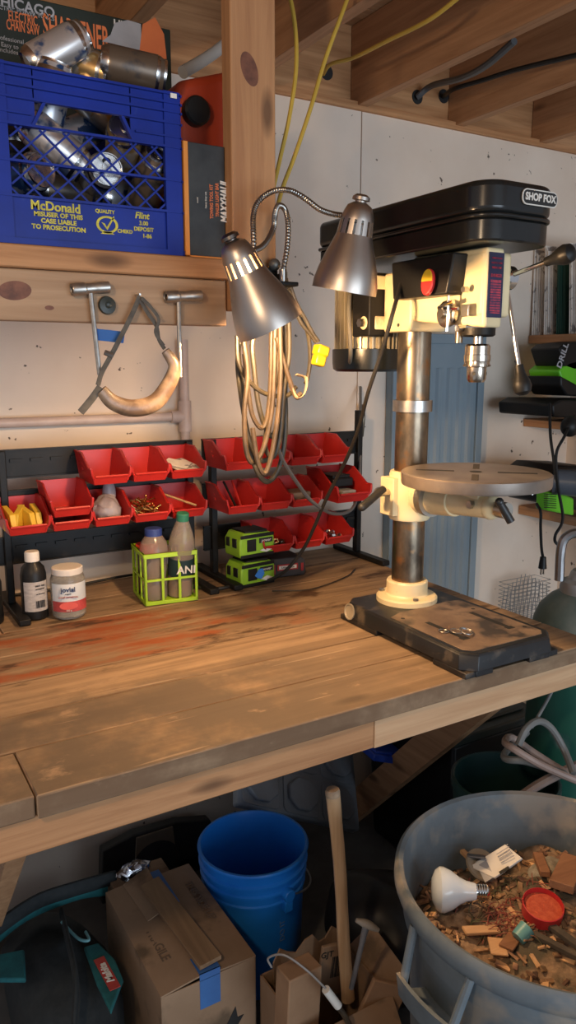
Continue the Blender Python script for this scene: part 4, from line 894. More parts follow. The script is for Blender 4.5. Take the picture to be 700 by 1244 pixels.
# badge plates
pl = B(); a_ = HX-.020; c_ = HX+.020; pl.bb(a_, c_, 1.1462, 1.1482, 1.688, 1.812); dpl = pl.build('data_plate', pm('dark blue plate', (.03,.03,.09), (.02,.02,.05), rough=.35), dp)
pr_ = pm('red print', (.60,.05,.08), (.12,.03,.08), scale=90, rough=.5)
B().bb(a_+.006, c_-.006, 1.1455, 1.1463, 1.696, 1.760).build('danger_panel', pr_, dpl)
for k in range(12): B().bb(a_+.005, c_-.005, 1.1448, 1.1456, 1.698+.005*k, 1.6995+.005*k).build('print_line', MATS['dark blue plate'], dpl)
text('DANGER', .0085, FRONT(V((HX, 1.1455, 1.768))), pr_, dpl, sx=.85, bold=.0002); text('WEAR EYE', .006, FRONT(V((HX, 1.1455, 1.783))), pr_, dpl, sx=.9); text('PROTECTION', .005, FRONT(V((HX, 1.1455, 1.792))), pr_, dpl, sx=.9); text('READ MANUAL', .0045, FRONT(V((HX, 1.1455, 1.801))), pr_, dpl, sx=.9)
# belt guard: rounded front, two halves with a lip
gc = CXc+.002
def guard(hw, y0, y1, z0, z1, rnd=.055, dz=0):
    P = [(gc+hw, y1), (gc+hw*.5, y1+.05), (gc-hw*.5, y1+.05), (gc-hw, y1)]
    N = 8
    for k in range(N+1): a = PI+PI/2*k/N; P.append((gc-hw+rnd+rnd*math.cos(a), y0+rnd+rnd*math.sin(a)))
    for k in range(N+1): a = 1.5*PI+PI/2*k/N; P.append((gc+hw-rnd+rnd*math.cos(a), y0+rnd+rnd*math.sin(a)))
    return B().prism(P, z1-z0, T((0, 0, z0)))
gl = pm('gloss black guard', (.010,.011,.011), (.016,.017,.017), rough=.22)
guard(.100, 1.102, 1.66, 1.826, 1.868).build('belt_guard_tray', gl, dp, bevel=.004)
guard(.104, 1.097, 1.664, 1.868, 1.876, .058).build('belt_guard_lip', gl, dp, bevel=.003)
glid = guard(.102, 1.099, 1.662, 1.876, 1.936).build('belt_guard_lid', gl, dp, bevel=.012, seg=4)
lp = atY(626, 252, 1.0955); lx = gc+.038
LM = FRONT(V((gc+.035, 1.0975, 1.909)))
b = B()
def rr(w, h, r_): 
    o = []
    for cx_, cy_, a0 in ((w/2-r_, h/2-r_, 0), (-w/2+r_, h/2-r_, 90), (-w/2+r_, -h/2+r_, 180), (w/2-r_, -h/2+r_, 270)):
        for k in range(5): a = rad(a0+22.5*k); o.append((cx_+r_*math.cos(a), cy_+r_*math.sin(a)))
    return o
B().prism(rr(.096, .029, .012), .0022, LM).build('badge_rim', white, glid)
B().prism(rr(.091, .0245, .010), .0030, LM).build('badge_plate', ink, glid)
text('SHOP FOX', .0185, LM @ T((0, 0, .0033)), white, glid, bold=.0007, sx=.93)
# motor
mz = T((1.170, 1.585, 0)); mot = B()
mot.lathe([(.070, 1.625), (.070, 1.795), (.06, 1.81), (0, 1.81)], mz, 30, False)
mbod = mot.build('motor_body', pm('motor cream grey', (.40,.35,.24), (.28,.24,.16), rough=.4, metal=.4), dp)
fn = B()
for k in range(34):
    a = 2*PI*k/34; M = mz @ Matrix.Rotation(a, 4, 'Z'); fn.bb(.069, .081, -.0018, .0018, 1.63, 1.79, M)
fn.build('motor_fin', pm('motor fin', (.52,.46,.33), (.40,.35,.25), rough=.35, metal=.4), mbod)['kind'] = 'stuff'
B().lathe([(0, 1.578), (.074, 1.578), (.084, 1.584), (.086, 1.60), (.086, 1.632), (.070, 1.634)], mz, 36, False).build('motor_end_cap', pm('black motor cap', (.016,.018,.016), rough=.3), dp)
B().tube([V((1.10, 1.56, 1.78)), V((1.075, 1.53, 1.72)), V((1.078, 1.525, 1.63)), V((1.095, 1.55, 1.60)), V((1.11, 1.56, 1.61))], .005, 8).build('motor_lead', pm('grey lead', (.20,.18,.14), rough=.5), dp)
B().bb(1.085, 1.155, 1.463, 1.53, 1.66, 1.80).build('mounting_plate', blacksteel, dp, bevel=.003)
# switch box, switch, depth stop
B().hexa([V(p) for p in ((1.090, 1.212, 1.735), (1.135, 1.212, 1.735), (1.135, 1.385, 1.735), (1.090, 1.385, 1.735), (1.095, 1.20, 1.815), (1.135, 1.20, 1.815), (1.135, 1.40, 1.815), (1.095, 1.40, 1.815))]).build('switch_box', black, dp, bevel=.004)
sp = V((1.082, 1.255, 1.760)); SM = frame(sp, (-1, -.2, .15)) 
q = B(); q.prism([( .015*math.sin(a)*(1.0), .027*math.cos(a)) for a in [2*PI*k/20 for k in range(20)]], .010, SM); swp = q.build('switch_paddle', pm('safety red', (.62,.03,.03), rough=.35), dp, bevel=.002)
q = B(); q.prism([(.0135*math.sin(a), .001+.024*max(0, math.cos(a))) for a in [2*PI*k/20 for k in range(20)]], .0118, SM); q.build('switch_insert', pm('safety yellow', (.78,.52,.03), rough=.4), swp, bevel=.001)
ds = V((1.122, 1.237, 1.698))
B().lathe([(.026, 0), (.027, .003), (.027, .010), (.022, .014), (.010, .015), (.009, .026), (0, .026)], frame(ds, (-1, 0, 0)), 30, False).build('depth_stop_dial', steel, dp)
B().cyl(ds+V((-.02, .010, .012)), ds+V((-.022, -.035, .022)), .0045, n=10).cyl(ds+V((-.022, -.02, .035)), ds+V((-.022, -.02, -.035)), .0028, n=8).cyl(ds+V((-.018, -.045, .008)), ds+V((-.018, -.0, .008)), .003, n=8).build('depth_stop_lever', chrome, dp)
B().box(ds+V((-.008, -.055, .004)), (.004, .020, .024)).build('stop_bracket', steel, dp, bevel=.001)
B().cyl(ds+V((0, -.05, .045)), ds+V((-.012, -.05, .045)), .006, n=10).build('lock_screw', steel, dp); B().cyl(ds+V((0.005, -.038, -.03)), ds+V((-.012, -.038, -.03)), .007, n=12).build('lock_screw', steel, dp)
B().cyl((ds.x+.015, ds.y-.015, 1.640), (ds.x+.015, ds.y-.015, 1.672), .008, n=14).build('stop_rod', oiled, dp)
# quill, spindle and chuck
SX, SY = HX-.002, 1.186
B().lathe([(.030, 1.652), (.034, 1.655), (.034, 1.669), (0, 1.669)], T((SX, SY, 0)), 30, False).build('quill_collar', blacksteel, dp)
B().cyl((SX, SY, 1.632), (SX, SY, 1.655), .0095, n=18).build('spindle', steel, dp)
chk = B().lathe([(0, 1.637), (.022, 1.637), (.0255, 1.633), (.0255, 1.616), (.027, 1.615), (.027, 1.603), (.0255, 1.602), (.0262, 1.596), (.0262, 1.592), (.020, 1.590), (.0195, 1.567), (.016, 1.560), (.006, 1.560), (.005, 1.575), (0, 1.575)], T((SX, SY, 0)), 36, False).build('chuck', pm('polished chuck steel', (.62,.54,.44), (.45,.37,.29), scale=40, rough=.2, metal=1), dp)
tt = B()
for k in range(30): a = 2*PI*k/30; tt.box((0, 0, 0), (.003, .002, .004), T((SX+.0262*math.cos(a), SY+.0262*math.sin(a), 1.594)) @ Matrix.Rotation(a, 4, 'Z'))
tt.build('chuck_teeth', MATS['polished chuck steel'], chk)
for k in range(3):
    a = rad(-150+120*k); B().cyl((SX+.017*math.cos(a), SY+.017*math.sin(a), 1.578), (SX+.0203*math.cos(a), SY+.0203*math.sin(a), 1.578), .004, n=12).build('key_hole', ink, chk)
# feed handle
hub = V((1.215, 1.177, 1.770))
B().lathe([(0, 0), (.018, 0), (.018, .018), (.024, .024), (.024, .042), (.016, .050), (0, .052)], frame(hub+V((-.028, 0, 0)), (1, 0, 0)), 28, False).build('feed_hub', chrome, dp)
def handle(tip):
    tip = V(tip); s = hub+(tip-hub).normalized()*.015; d = (tip-hub).normalized()
    r = B().cyl(s, tip, .0048, n=12).build('feed_lever', chrome, dp)
    M = frame(tip-d*.006, d); r2_ = B().lathe([(0, 0), (.009, 0), (.0095, .01), (.011, .018), (.0175, .034), (.0195, .044), (.0165, .056), (.008, .062), (0, .063)], M, 26, False).build('lever_knob', black, r)
handle(atX(667, 317, 1.222)); handle(atX(631, 447, 1.226)); handle(hub+V((.006, .165, .045)))

# ---------------------------------------------------------------- blue-grey ribbed door panel behind
dr = pm('slate blue painted steel', (.24,.31,.36), (.20,.265,.315), scale=3, rough=.5)
dx0, dx1 = 1.655, 2.078; dr_ = thing('metal_panel', 'slate blue ribbed metal door panel standing against the wall behind the drill press', 'panel', ((dx0+dx1)/2, 2.10, 0))
B().bb(dx0, dx1, 2.098, 2.128, .002, 1.698).build('door_leaf', dr, dr_, bevel=.003)
b = B()
for (x0, x1, z0, z1) in ((dx0, dx1, 1.665, 1.698), (dx0, dx0+.03, 0.002, 1.665), (dx1-.03, dx1, .002, 1.665)): b.bb(x0, x1, 2.088, 2.098, z0, z1)
b.build('frame_edge', dr, dr_, bevel=.002)
b = B(); n_ = 7
for k in range(n_): x = dx0+.06+(dx1-dx0-.12)*k/(n_-1); b.prism([(x-.016, 0), (x-.008, .008), (x+.008, .008), (x+.016, 0)], 1.50, T((0, 2.098, .08)) @ Matrix.Diagonal((1, -1, 1, 1)))
b.build('pressed_ribs', dr, dr_)

# ---------------------------------------------------------------- right wall shelves and what they carry
def wshelf(z, y0, label, thick=.03):
    r = thing('wall_shelf', label, 'shelf', (2.45, (y0+WY)/2, z))
    B().bb(2.335, 2.598, y0, WY-.004, z-thick, z).build('shelf_board', lumberY, r, bevel=.002)
    yb = y0+.10; b = B(); b.add([V((x, y_, zz)) for y_ in (yb-.018, yb+.018) for x, zz in ((2.36, z-thick-.001), (2.43, z-thick-.001), (2.597, z-.21), (2.597, z-.29))], [(0,1,2,3),(7,6,5,4),(0,4,5,1),(1,5,6,2),(2,6,7,3),(3,7,4,0)]); b.build('diagonal_bracket', lumberZ, r, bevel=.002)
    return r
wshelf(1.702, 1.55, 'topmost wooden shelf on the right wall holding newspapers'); wshelf(1.385, 1.55, 'middle wooden shelf on the right wall holding the black case'); wshelf(1.04, 1.68, 'lowest wooden shelf on the right wall with a green tool', .035)
# newspapers standing in a bundle, edges towards the room
green_f = pm('dark green folder', (.015,.06,.04), rough=.6)
spec = [(648, 405, 654, 300, 'grey bent paper at the left end of the newspaper row', paper), (660, 404, 656, 293, 'pale folded newspaper second from the left on the top right shelf', paper), (668, 404, 662, 296, 'dark green folder standing between the newspapers', green_f), (677, 403, 668, 288, 'folded newspaper right of the green folder', paper), (688, 402, 682, 300, 'newspaper with printed photo near the picture edge', paper), (697, 402, 697, 312, 'rolled white paper by the right picture edge', white)]
for k, (x, y_, xt, yt, lb, mt) in enumerate(spec):
    Yp = 2.095-.055*k; p = atY(x, y_, Yp); q = atY(xt, yt, Yp)
    x0 = 2.338+.004*k; z0 = 1.7025; z1 = 1.7025+(q.z-p.z)
    lean = (q.x-p.x)
    b = B()
    for j in range(5):
        dx = .004*j; sk = lean*.25+.004*math.sin(j*2+k)
        b.add([V(v) for v in ((x0+dx, Yp-.006*j+.02, z0), (x0+dx+.20, Yp-.006*j+.02, z0), (x0+.20+dx+sk, Yp-.006*j+.03, z1-.004*j), (x0+dx+sk, Yp-.006*j+.03, z1-.01*j), (x0+dx, Yp-.006*j+.0175, z0), (x0+dx+.20, Yp-.006*j+.0175, z0), (x0+.20+dx+sk, Yp-.006*j+.0275, z1-.004*j), (x0+dx+sk, Yp-.006*j+.0275, z1-.01*j))], [(3,2,1,0),(4,5,6,7),(0,1,5,4),(1,2,6,5),(2,3,7,6),(3,0,4,7)])
    tag(b.build('newspaper' if mt is paper else ('folder' if mt is green_f else 'rolled_paper'), mt), lb, 'newspaper' if mt is paper else 'paper')
# black and green chainsaw-like tool between shelves 1 and 2
tb = thing('power_tool', 'black and lime power tool lying on the black case beneath the newspapers', 'power tool', (2.46, 1.95, 1.44))
g2 = pm('bright tool green', (.14,.55,.02), (.11,.47,.02), rough=.4)
def wedge(name, pts, Y0, Y1, mat, par, bev=.006):
    P = [atY(x, y_, (Y0+Y1)/2) for x, y_ in pts]; n_ = len(P)
    b = B().add([V((p.x, Y0, p.z)) for p in P]+[V((p.x, Y1, p.z)) for p in P], [tuple(range(n_)), tuple(range(n_, 2*n_))[::-1]]+[(i, i+n_, (i+1) % n_+n_, (i+1) % n_) for i in range(n_)])
    return b.build(name, mat, par, bevel=bev)
wedge('green_shell', [(660, 450), (672, 440), (712, 430), (716, 476), (690, 474), (664, 464)], 1.86, 2.0, g2, tb)
wedge('grip', [(661, 424), (668, 418), (714, 412), (714, 444), (680, 450), (668, 446)], 1.86, 1.99, black, tb)
wedge('foot', [(660, 456), (690, 472), (715, 474), (715, 482), (668, 480), (660, 468)], 1.845, 2.0, black, tb)
text('DRILL', .035, face(atY(684, 432, 1.852), (.35, 0, .94), (-.94, 0, .35)), greyp, tb, bold=.0008)
cs = thing('black_case', 'flat black tool case on the middle right shelf', 'case', (2.45, 1.9, 1.386))
wedge('case_shell', [(637, 490), (648, 484), (716, 484), (716, 508), (638, 504)], 1.80, 2.05, black, cs)
gt = thing('green_power_tool', 'black power tool with lime vents and lens-like barrel on the lowest right shelf', 'power tool', (2.45, 1.8, 1.041))
wedge('body', [(634, 576), (652, 562), (690, 563), (712, 578), (712, 622), (680, 616), (640, 608)], 1.76, 1.96, black, gt, .01)
wedge('green_housing', [(659, 596), (676, 599), (690, 604), (690, 625), (658, 619)], 1.745, 1.80, g2, gt)
b = B()
for k in range(7): p = atY(661, 600+2.7*k, 1.744); q = atY(676, 601+2.7*k, 1.744); b.beam(p, q, .0015, .0025)
b.build('vent_slots', black, gt)
a = atY(672, 585, 1.74); c_ = atY(712, 588, 1.66); B().cyl(a, c_, .042, .046, 28).build('barrel', pm('blue grey plastic', (.10,.12,.15), (.07,.08,.10), rough=.35), gt)
def cordp(pts, label, r_=.005, plug=None, name='power_cord'):
    r = thing(name, label, 'cord', pts[0]); B().tube(pts, r_, 8).build('cable', black, r)
    if plug is not None:
        e_ = pts[-1]; B().cyl(e_+V((0, 0, .004)), e_-V((0, 0, .035)), .010, .014, 12).build('plug', black, r); B().box(e_-V((.006, 0, .045)), (.002, .006, .022)).box(e_-V((-.006, 0, .045)), (.002, .006, .022)).build('prong', steel, r)
cordp([atY(652, 612, 1.73), atY(657, 622, 1.70), atY(657, 640, 1.70), atY(658, 665, 1.70), atY(660, 678, 1.70)], 'black cord with two-prong plug dangling in front of the right wall', .005, 1)
cordp([atY(668, 490, 1.78), atY(669, 530, 1.75), atY(673, 560, 1.73), atY(675, 590, 1.71)], 'black cord falling from the middle right shelf')
cordp([atY(698, 505, 1.72), atY(686, 530, 1.70), atY(676, 552, 1.71), atY(678, 590, 1.70), atY(684, 630, 1.69), atY(675, 650, 1.69), atY(676, 660, 1.69), atY(688, 665, 1.66)], 'black cord looping behind the gas cylinder valve')
tag(B().ball(atY(693, 518, 1.72), (.035, .03, .035)).build('cord_reel', black), 'black round cord bundle hanging under the middle right shelf', 'cord')
# wire basket on the floor side of the bench
wb_ = B(); wx0, wx1 = atY(610, 730, 2.06).x, atY(653, 730, 2.06).x; z0, z1 = .30, atY(630, 690, 2.06).z
for k in range(10):
    x = wx0+(wx1-wx0)*k/9; wb_.tube([V((x, 2.10, z0)), V((x, 2.05, z1-.02-.012*abs(k-4.5)))], .0016, 5, 1); wb_.tube([V((x, 1.98, z0)), V((x, 2.02, z1-.02-.012*abs(k-4.5)))], .0016, 5, 1)
for k in range(30):
    z = z0+(z1-.05-z0)*k/29; wb_.tube([V((wx0, 2.08, z)), V((wx1, 2.08, z)), V((wx1, 2.0, z)), V((wx0, 2.0, z)), V((wx0, 2.08, z))], .0013, 5, 1)
wk = tag(wb_.build('wire_mesh_cage', pm('galvanised wire', (.38,.40,.42), (.28,.3,.32), rough=.4, metal=.8)), 'galvanised wire mesh cage standing by the wall left of the gas cylinder', 'cage')
wc = B().bb(wx0, wx1, 1.97, 2.11, .001, .299); tag(wc.build('cardboard_carton', card, bevel=.003), 'plain cardboard box beneath the wire mesh cage', 'box')

# gas cylinder
gx, gy, R = 1.635, 1.255, .124; gr = pm('dusty green cylinder paint', (.014,.10,.065), (.010,.07,.048), scale=6, rough=.45, c3=(.10,.14,.13), t3=.66, s3=9)
gcyl = thing('gas_cylinder', 'tall green compressed gas cylinder with grey collar and valve beyond the bench end', 'gas cylinder', (gx, gy, 0))
B().lathe([(0, .002), (R-.01, .002), (R, .015), (R, .905), (R*.97, .94)], T((gx, gy, 0)), 44, False).build('cylinder_body', gr, gcyl)
dome = pm('scuffed grey green shoulder', (.16,.19,.17), (.07,.11,.10), scale=9, rough=.5)
B().lathe([(R*.97, .94), (R*.86, .975), (R*.66, 1.003), (R*.45, 1.02), (R*.36, 1.03)], T((gx, gy, 0)), 44, False).build('shoulder', dome, gcyl)
B().lathe([(.058, 1.005), (.060, 1.03), (.055, 1.046), (.040, 1.052), (.034, 1.07), (.030, 1.075), (0, 1.075)], T((gx, gy, 0)), 32, False).build('neck_ring', pm('grey collar', (.38,.38,.38), (.26,.26,.26), rough=.4, metal=.5), gcyl)
p = V((gx-.045, gy-.0, 1.09)); B().cyl((gx, gy, 1.07), (gx, gy, 1.15), .016, n=16).tube([V((gx-.06, gy+.03, 1.05)), V((gx-.06, gy+.03, 1.14)), V((gx-.045, gy+.02, 1.17)), V((gx-.01, gy, 1.175)), V((gx+.05, gy-.02, 1.17))], .012, 10).cyl((gx, gy, 1.10), (gx-.05, gy-.03, 1.10), .012, n=12).build('valve', pm('dull valve metal', (.45,.45,.46), (.30,.29,.29), rough=.32, metal=.9), gcyl)
band(gx, gy, R+.0008, .905, .928, 196, 226, 'label', white, gcyl, 8)
text('UN 1072', .010, face(V((gx, gy, .916))+V((-.857, -.515, 0))*(R+.0016), (.515, -.857, 0), (0, 0, 1)), ink, gcyl)
# bucket with hoses
hb = thing('green_bucket', 'dark green bucket under the coiled hoses between bench and gas cylinder', 'bucket', (1.52, 1.03, .001))
gbx, gby, gbz = 1.355, 1.225, .001
hb.location = (gbx, gby, gbz); WL[hb.name] = V((gbx, gby, gbz))
B().lathe([(0, 0), (.115, 0), (.150, .52), (.156, .525), (.156, .545), (.150, .548), (.146, .545), (.112, .01), (0, .01)], T((gbx, gby+.0, gbz)) @ Matrix.Diagonal((.85, .85, 1.08, 1)), 32, False).build('bucket_body', pm('very dark green plastic', (.008,.035,.032), (.006,.026,.024), rough=.45), hb)
hose = pm('dusty rose hose', (.36,.27,.23), (.25,.18,.155), scale=10, rough=.5)
hose2 = pm('grey welding hose', (.20,.20,.19), (.13,.13,.125), rough=.5)
def hz_(pts, mat, label, r_=.0085): tag(B().tube(pts, r_, 9, 8).build('hose', mat), label, 'hose')
hz_([atY(720, 955, 1.0), atY(690, 944, 1.02), atY(655, 928, 1.06), atY(625, 910, 1.10), atY(614, 902, 1.14), atY(622, 896, 1.18), atY(650, 915, 1.14), atY(690, 940, 1.08), atY(712, 952, 1.05)], hose, 'rose grey hose, uppermost loop resting on the green bucket')
hz_([atY(630, 970, 1.16), atY(655, 953, 1.14), atY(690, 935, 1.10), atY(715, 925, 1.08)], hose, 'pinkish hose crossing over the lower hose loop at the right edge', .0115)
hz_([atY(712, 950, 1.10), atY(680, 938, 1.08), atY(640, 925, 1.10), atY(615, 922, 1.14), atY(616, 912, 1.2), atY(640, 890, 1.25)], hose2, 'grey hose, lower of the loops around the green bucket')
hz_([atY(630, 905, 1.12), atY(640, 885, 1.12), atY(655, 876, 1.12), atY(670, 885, 1.12), atY(685, 910, 1.10), atY(697, 940, 1.05)], hose2, 'grey hose arching up in front of the green cylinder')
hz_([atY(646, 884, 1.13), atY(657, 865, 1.13), atY(668, 845, 1.14), atY(676, 828, 1.15)], hose2, 'thin grey hose rising from the loops to the bench corner', .004)

# ---------------------------------------------------------------- below the bench
# cardboard box
cb = thing('cardboard_box', 'brown cardboard box with blue tape and a wood strip lying on its flaps', 'box', (.585, 1.505, .001))
bxl, bxr, byf, byb, bt0 = .475, .699, 1.318, 1.690, .302
b = B(); t_ = .004
b.bb(bxl, bxl+t_, byf, byb, .001, bt0).bb(bxr-t_, bxr, byf, byb, .001, bt0).bb(bxl, bxr, byf, byf+t_, .001, bt0).bb(bxl, bxr, byb-t_, byb, .001, bt0).bb(bxl, bxr, byf, byb, .001, .005)
b.build('carton', card, cb, bevel=.001)
xm = (bxl+bxr)/2
for nm, (x0, x1, dz) in (('left_flap', (bxl, xm-.004, .012)), ('right_flap', (bxr, xm+.004, .004))):
    b = B().hexa([V((x0, byf, bt0)), V((x1, byf, bt0+dz)), V((x1, byb-.01, bt0+dz*1.6)), V((x0, byb, bt0)), V((x0, byf, bt0+.004)), V((x1, byf, bt0+dz+.004)), V((x1, byb-.01, bt0+dz*1.6+.004)), V((x0, byb, bt0+.004))]); b.build('flap', card, cb)
b = B().hexa([V(v) for v in ((xm-.06, byb-.16, bt0+.012), (xm-.01, byb-.16, bt0+.03), (xm-.005, byb-.01, bt0+.04), (xm-.07, byb-.01, bt0+.014), (xm-.06, byb-.16, bt0+.015), (xm-.01, byb-.16, bt0+.033), (xm-.005, byb-.01, bt0+.043), (xm-.07, byb-.01, bt0+.017))]); b.build('flap', card, cb)
tp = pm('blue painter tape', (.05,.16,.42), (.04,.12,.34), rough=.6)
B().bb(xm-.010, xm+.028, byb-.14, byb-.002, bt0+.017, bt0+.0185).build('tape', tp, cb); B().bb(xm-.024, xm+.024, byf-.0012, byf, bt0-.07, bt0+.001).bb(xm-.024, xm+.024, byf-.0012, byf+.05, bt0+.0162, bt0+.0175).bb(xm-.024, xm+.024, byf-.0012, byf, bt0, bt0+.0175).build('tape', tp, cb)
text('THIS SIDE UP', .026, face(V((bxr-.035, 1.54, bt0+.0095)), (0, -1, -.0), (1, 0, 0)), pm('faded print', (.17,.11,.07), rough=.9), cb, ex=.0003, bold=.0006); text('FRAGILE', .028, face(V((bxl+.045, 1.45, bt0+.0115)), (0, -1, 0), (1, 0, .1)), MATS['faded print'], cb, ex=.0003, bold=.0006)
B().prism([(0, 0), (.03, .05), (.035, .02), (.05, .02), (.02, -.02)], .0008, face(V((xm+.03, byf-.0004, .15)), (1, 0, 0), (0, 0, 1))).build('printed_arrow', ink, cb)
dk_wood = wood('dull brown strip', (.26,.155,.08), (.16,.09,.045), 'Y')
b = B().hexa([V(v) for v in ((.566, 1.322, bt0+.022), (.620, 1.328, bt0+.022), (.588, 1.615, bt0+.046), (.536, 1.605, bt0+.046), (.566, 1.322, bt0+.032), (.620, 1.328, bt0+.032), (.588, 1.615, bt0+.056), (.536, 1.605, bt0+.056))])
tag(b.build('wood_strip', dk_wood, bevel=.001), 'flat brown wood strip lying along the top of the taped cardboard box', 'wood strip')
b = B().ball((.56, 1.715, bt0+.02), (.045, .02, .02), u=20, v=14)
for v in b.bm.verts: v.co += V([noise.noise(v.co*70+V((k*9, 0, 0)))*.012 for k in range(3)])
tag(b.build('foil_wad', pm('crumpled foil', (.62,.62,.64), (.5,.5,.55), rough=.25, metal=1)), 'crumpled wad of silver foil behind the taped cardboard box', 'foil')
tag(B().bb(.50, .65, 1.695, 1.76, .001, .30).build('scrap_block', card, bevel=.003), 'cardboard piece standing behind the taped box under the foil', 'cardboard')
# blue bucket
bkx, bky = .846, 1.604
bb2 = thing('blue_bucket', 'tall blue plastic bucket with ribbed rim, empty, beside the taped box', 'bucket', (bkx, bky, .001))
bl = pm('bucket blue', (.015,.23,.80), (.012,.20,.72), rough=.4)
B().lathe([(0, 0), (.122, 0), (.124, .004), (.132, .268), (.137, .270), (.137, .276), (.133, .279), (.134, .298), (.140, .300), (.140, .306), (.135, .309), (.136, .326), (.143, .329), (.143, .334), (.137, .338), (.138, .358), (.144, .360), (.1455, .366), (.143, .370), (.137, .370), (.134, .36), (.130, .28), (.120, .006), (0, .006)], T((bkx, bky, .001)), 56, False).build('bucket_body', bl, bb2, angle=50)
b = B(); e_ = V((bkx+.0217, bky-.137, .296)); b.cyl(e_-V((0, -.006, 0)), e_+V((.003, -.014, 0)), .016, n=18); b.box(e_+V((.001, -.002, -.03)), (.022, .018, .03)); b.build('bail_ear', bl, bb2, bevel=.002)
b = B(); P = []
for k in range(13):
    a = rad(-81+180*k/12-0); P.append(V((bkx+.152*math.cos(a), bky+.150*math.sin(a), .300-.055*math.sin(PI*k/12))))
b.tube(P, .0025, 6, 3); b.build('bail_wire', steel, bb2)
for z, s_ in ((.19, .020), (.11, .020)):
    d = V((-.12, -.99, 0)); d = V((.10, -.99, 0)).normalized()
    text('HOOVER' if 0 else 'DO IT' if z > .15 else 'BEST', .022, face(V((bkx, bky, z))+d*.1305, (0, 0, 1) if 1 else 0, (d.y, -d.x, 0)), pm('faint yellow print', (.12,.24,.48), rough=.6), bb2)
# scale-like board leaning at the wall
dkb = pm('charcoal moulded plastic', (.035,.035,.032), (.022,.022,.02), rough=.5)
lb_ = thing('moulded_board', 'dark moulded plastic board with pale circular middle leaning on the back wall', 'board', (.76, 2.03, .001))
q0 = atY(122, 1060, 2.06); 
def wp(x, y_, Yp=2.06): return atY(x, y_, Yp)
P = [wp(*q) for q in ((121, 1075), (122, 1030), (160, 1010), (212, 995), (252, 992), (262, 1010), (262, 1075))]
zb = .002
b = B(); n_ = len(P); lo_ = [V((p.x, 2.04, p.z)) for p in P]; hi_ = [V((p.x, 2.075, p.z)) for p in P]
b.add(lo_+hi_, [tuple(range(n_)), tuple(range(n_, 2*n_))[::-1]]+[(i, i+n_, (i+1) % n_+n_, (i+1) % n_) for i in range(n_)]); b.bb(P[0].x, P[-1].x, 2.04, 2.075, zb, P[0].z+.002)
b.build('board_shell', dkb, lb_, bevel=.004)
gm = pm('faded olive panel', (.24,.19,.13), (.17,.13,.09), rough=.6)
P = [wp(*q, 2.036) for q in ((163, 1072), (166, 1018), (210, 1004), (218, 1072))]
B().add([V((p.x, 2.034, p.z)) for p in P]+[V((p.x, 2.041, p.z)) for p in P], [(0,1,2,3),(7,6,5,4),(0,4,5,1),(1,5,6,2),(2,6,7,3),(3,7,4,0)]).build('middle_panel', gm, lb_, bevel=.001)
c_ = wp(190, 1050, 2.033); B().lathe([(0, 0), (.075, 0), (.078, .003), (.070, .005), (.0, .003)], frame(V((c_.x, 2.036, c_.z)), (0, -1, 0)), 36, False).build('round_disc', dkb, lb_)
# molded tray with octagonal lids
mt = thing('moulded_case', 'grey plastic tray with octagonal raised pads tilted behind the blue bucket', 'tray', (1.25, 1.92, .001))
A_, B_, C_ = atY(290, 977, 1.80), atY(325, 922, 1.90), atY(480, 1040, 1.64)
ux = (C_-A_); ux.y = -.02; ux.normalize(); uy = (B_-A_); uy = (uy-ux*uy.dot(ux)).normalized()
MM = face(A_, ux, uy); W_, H_ = .475, .27
gm2 = pm('slate moulded plastic', (.30,.33,.37), (.22,.25,.28), scale=6, rough=.4)
B().bb(0, W_, 0, H_, -.035, 0, MM).build('tray_shell', gm2, mt, bevel=.008)
for i in range(3):
    for j in range(2):
        cx_, cy_ = .08+.155*i, .068+.135*j
        o8 = [(.056*math.cos(rad(22.5+45*k))*1.08, .052*math.sin(rad(22.5+45*k))) for k in range(8)]
        b = B().prism(rr(.142, .122, .02), .006, MM @ T((cx_, cy_, -.002))); b.build('pad_field', gm2, mt, bevel=.002)
        B().prism(o8, .016, MM @ T((cx_, cy_, .002))).build('raised_pad', gm2, mt, bevel=.004)
# blue lid seen under the bench edge
p = atY(462, 912, 1.80); M = face(p, (.93, -.2, -.3), (.2, .9, -.1))
tag(B().box((0, 0, 0), (.13, .16, .022), M).box((0, 0, .014), (.115, .145, .012), M).build('blue_lid', pm('cobalt plastic', (.012,.07,.55), rough=.35), bevel=.004), 'bright blue plastic lid lying on the grey tray beneath the bench edge', 'lid')
b = B().bb(1.20, 1.34, 1.72, 1.86, .001, .52); 
# black bags filling the dark between bucket and bin
def blob(c_, r_, mat, name, label, cat, sd=0, amp=.05, f=5, sq=1):
    b = B().ball(c_, r_, u=40, v=28)
    cc = V(c_)
    for v in b.bm.verts:
        n = noise.noise(v.co*f+V((sd, 0, 0)))+.5*noise.noise(v.co*f*2.7+V((sd, 3, 0)))
        v.co += (v.co-cc).normalized()*amp*n
        v.co.z = max(v.co.z, .003)
    return tag(b.build(name, mat), label, cat)
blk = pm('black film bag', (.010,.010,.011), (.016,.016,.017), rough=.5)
blob((1.12, 1.40, .13), (.15, .17, .15), blk, 'trash_bag', 'slumped black bag in the shade behind the wooden handle', 'bag', 3, .03)
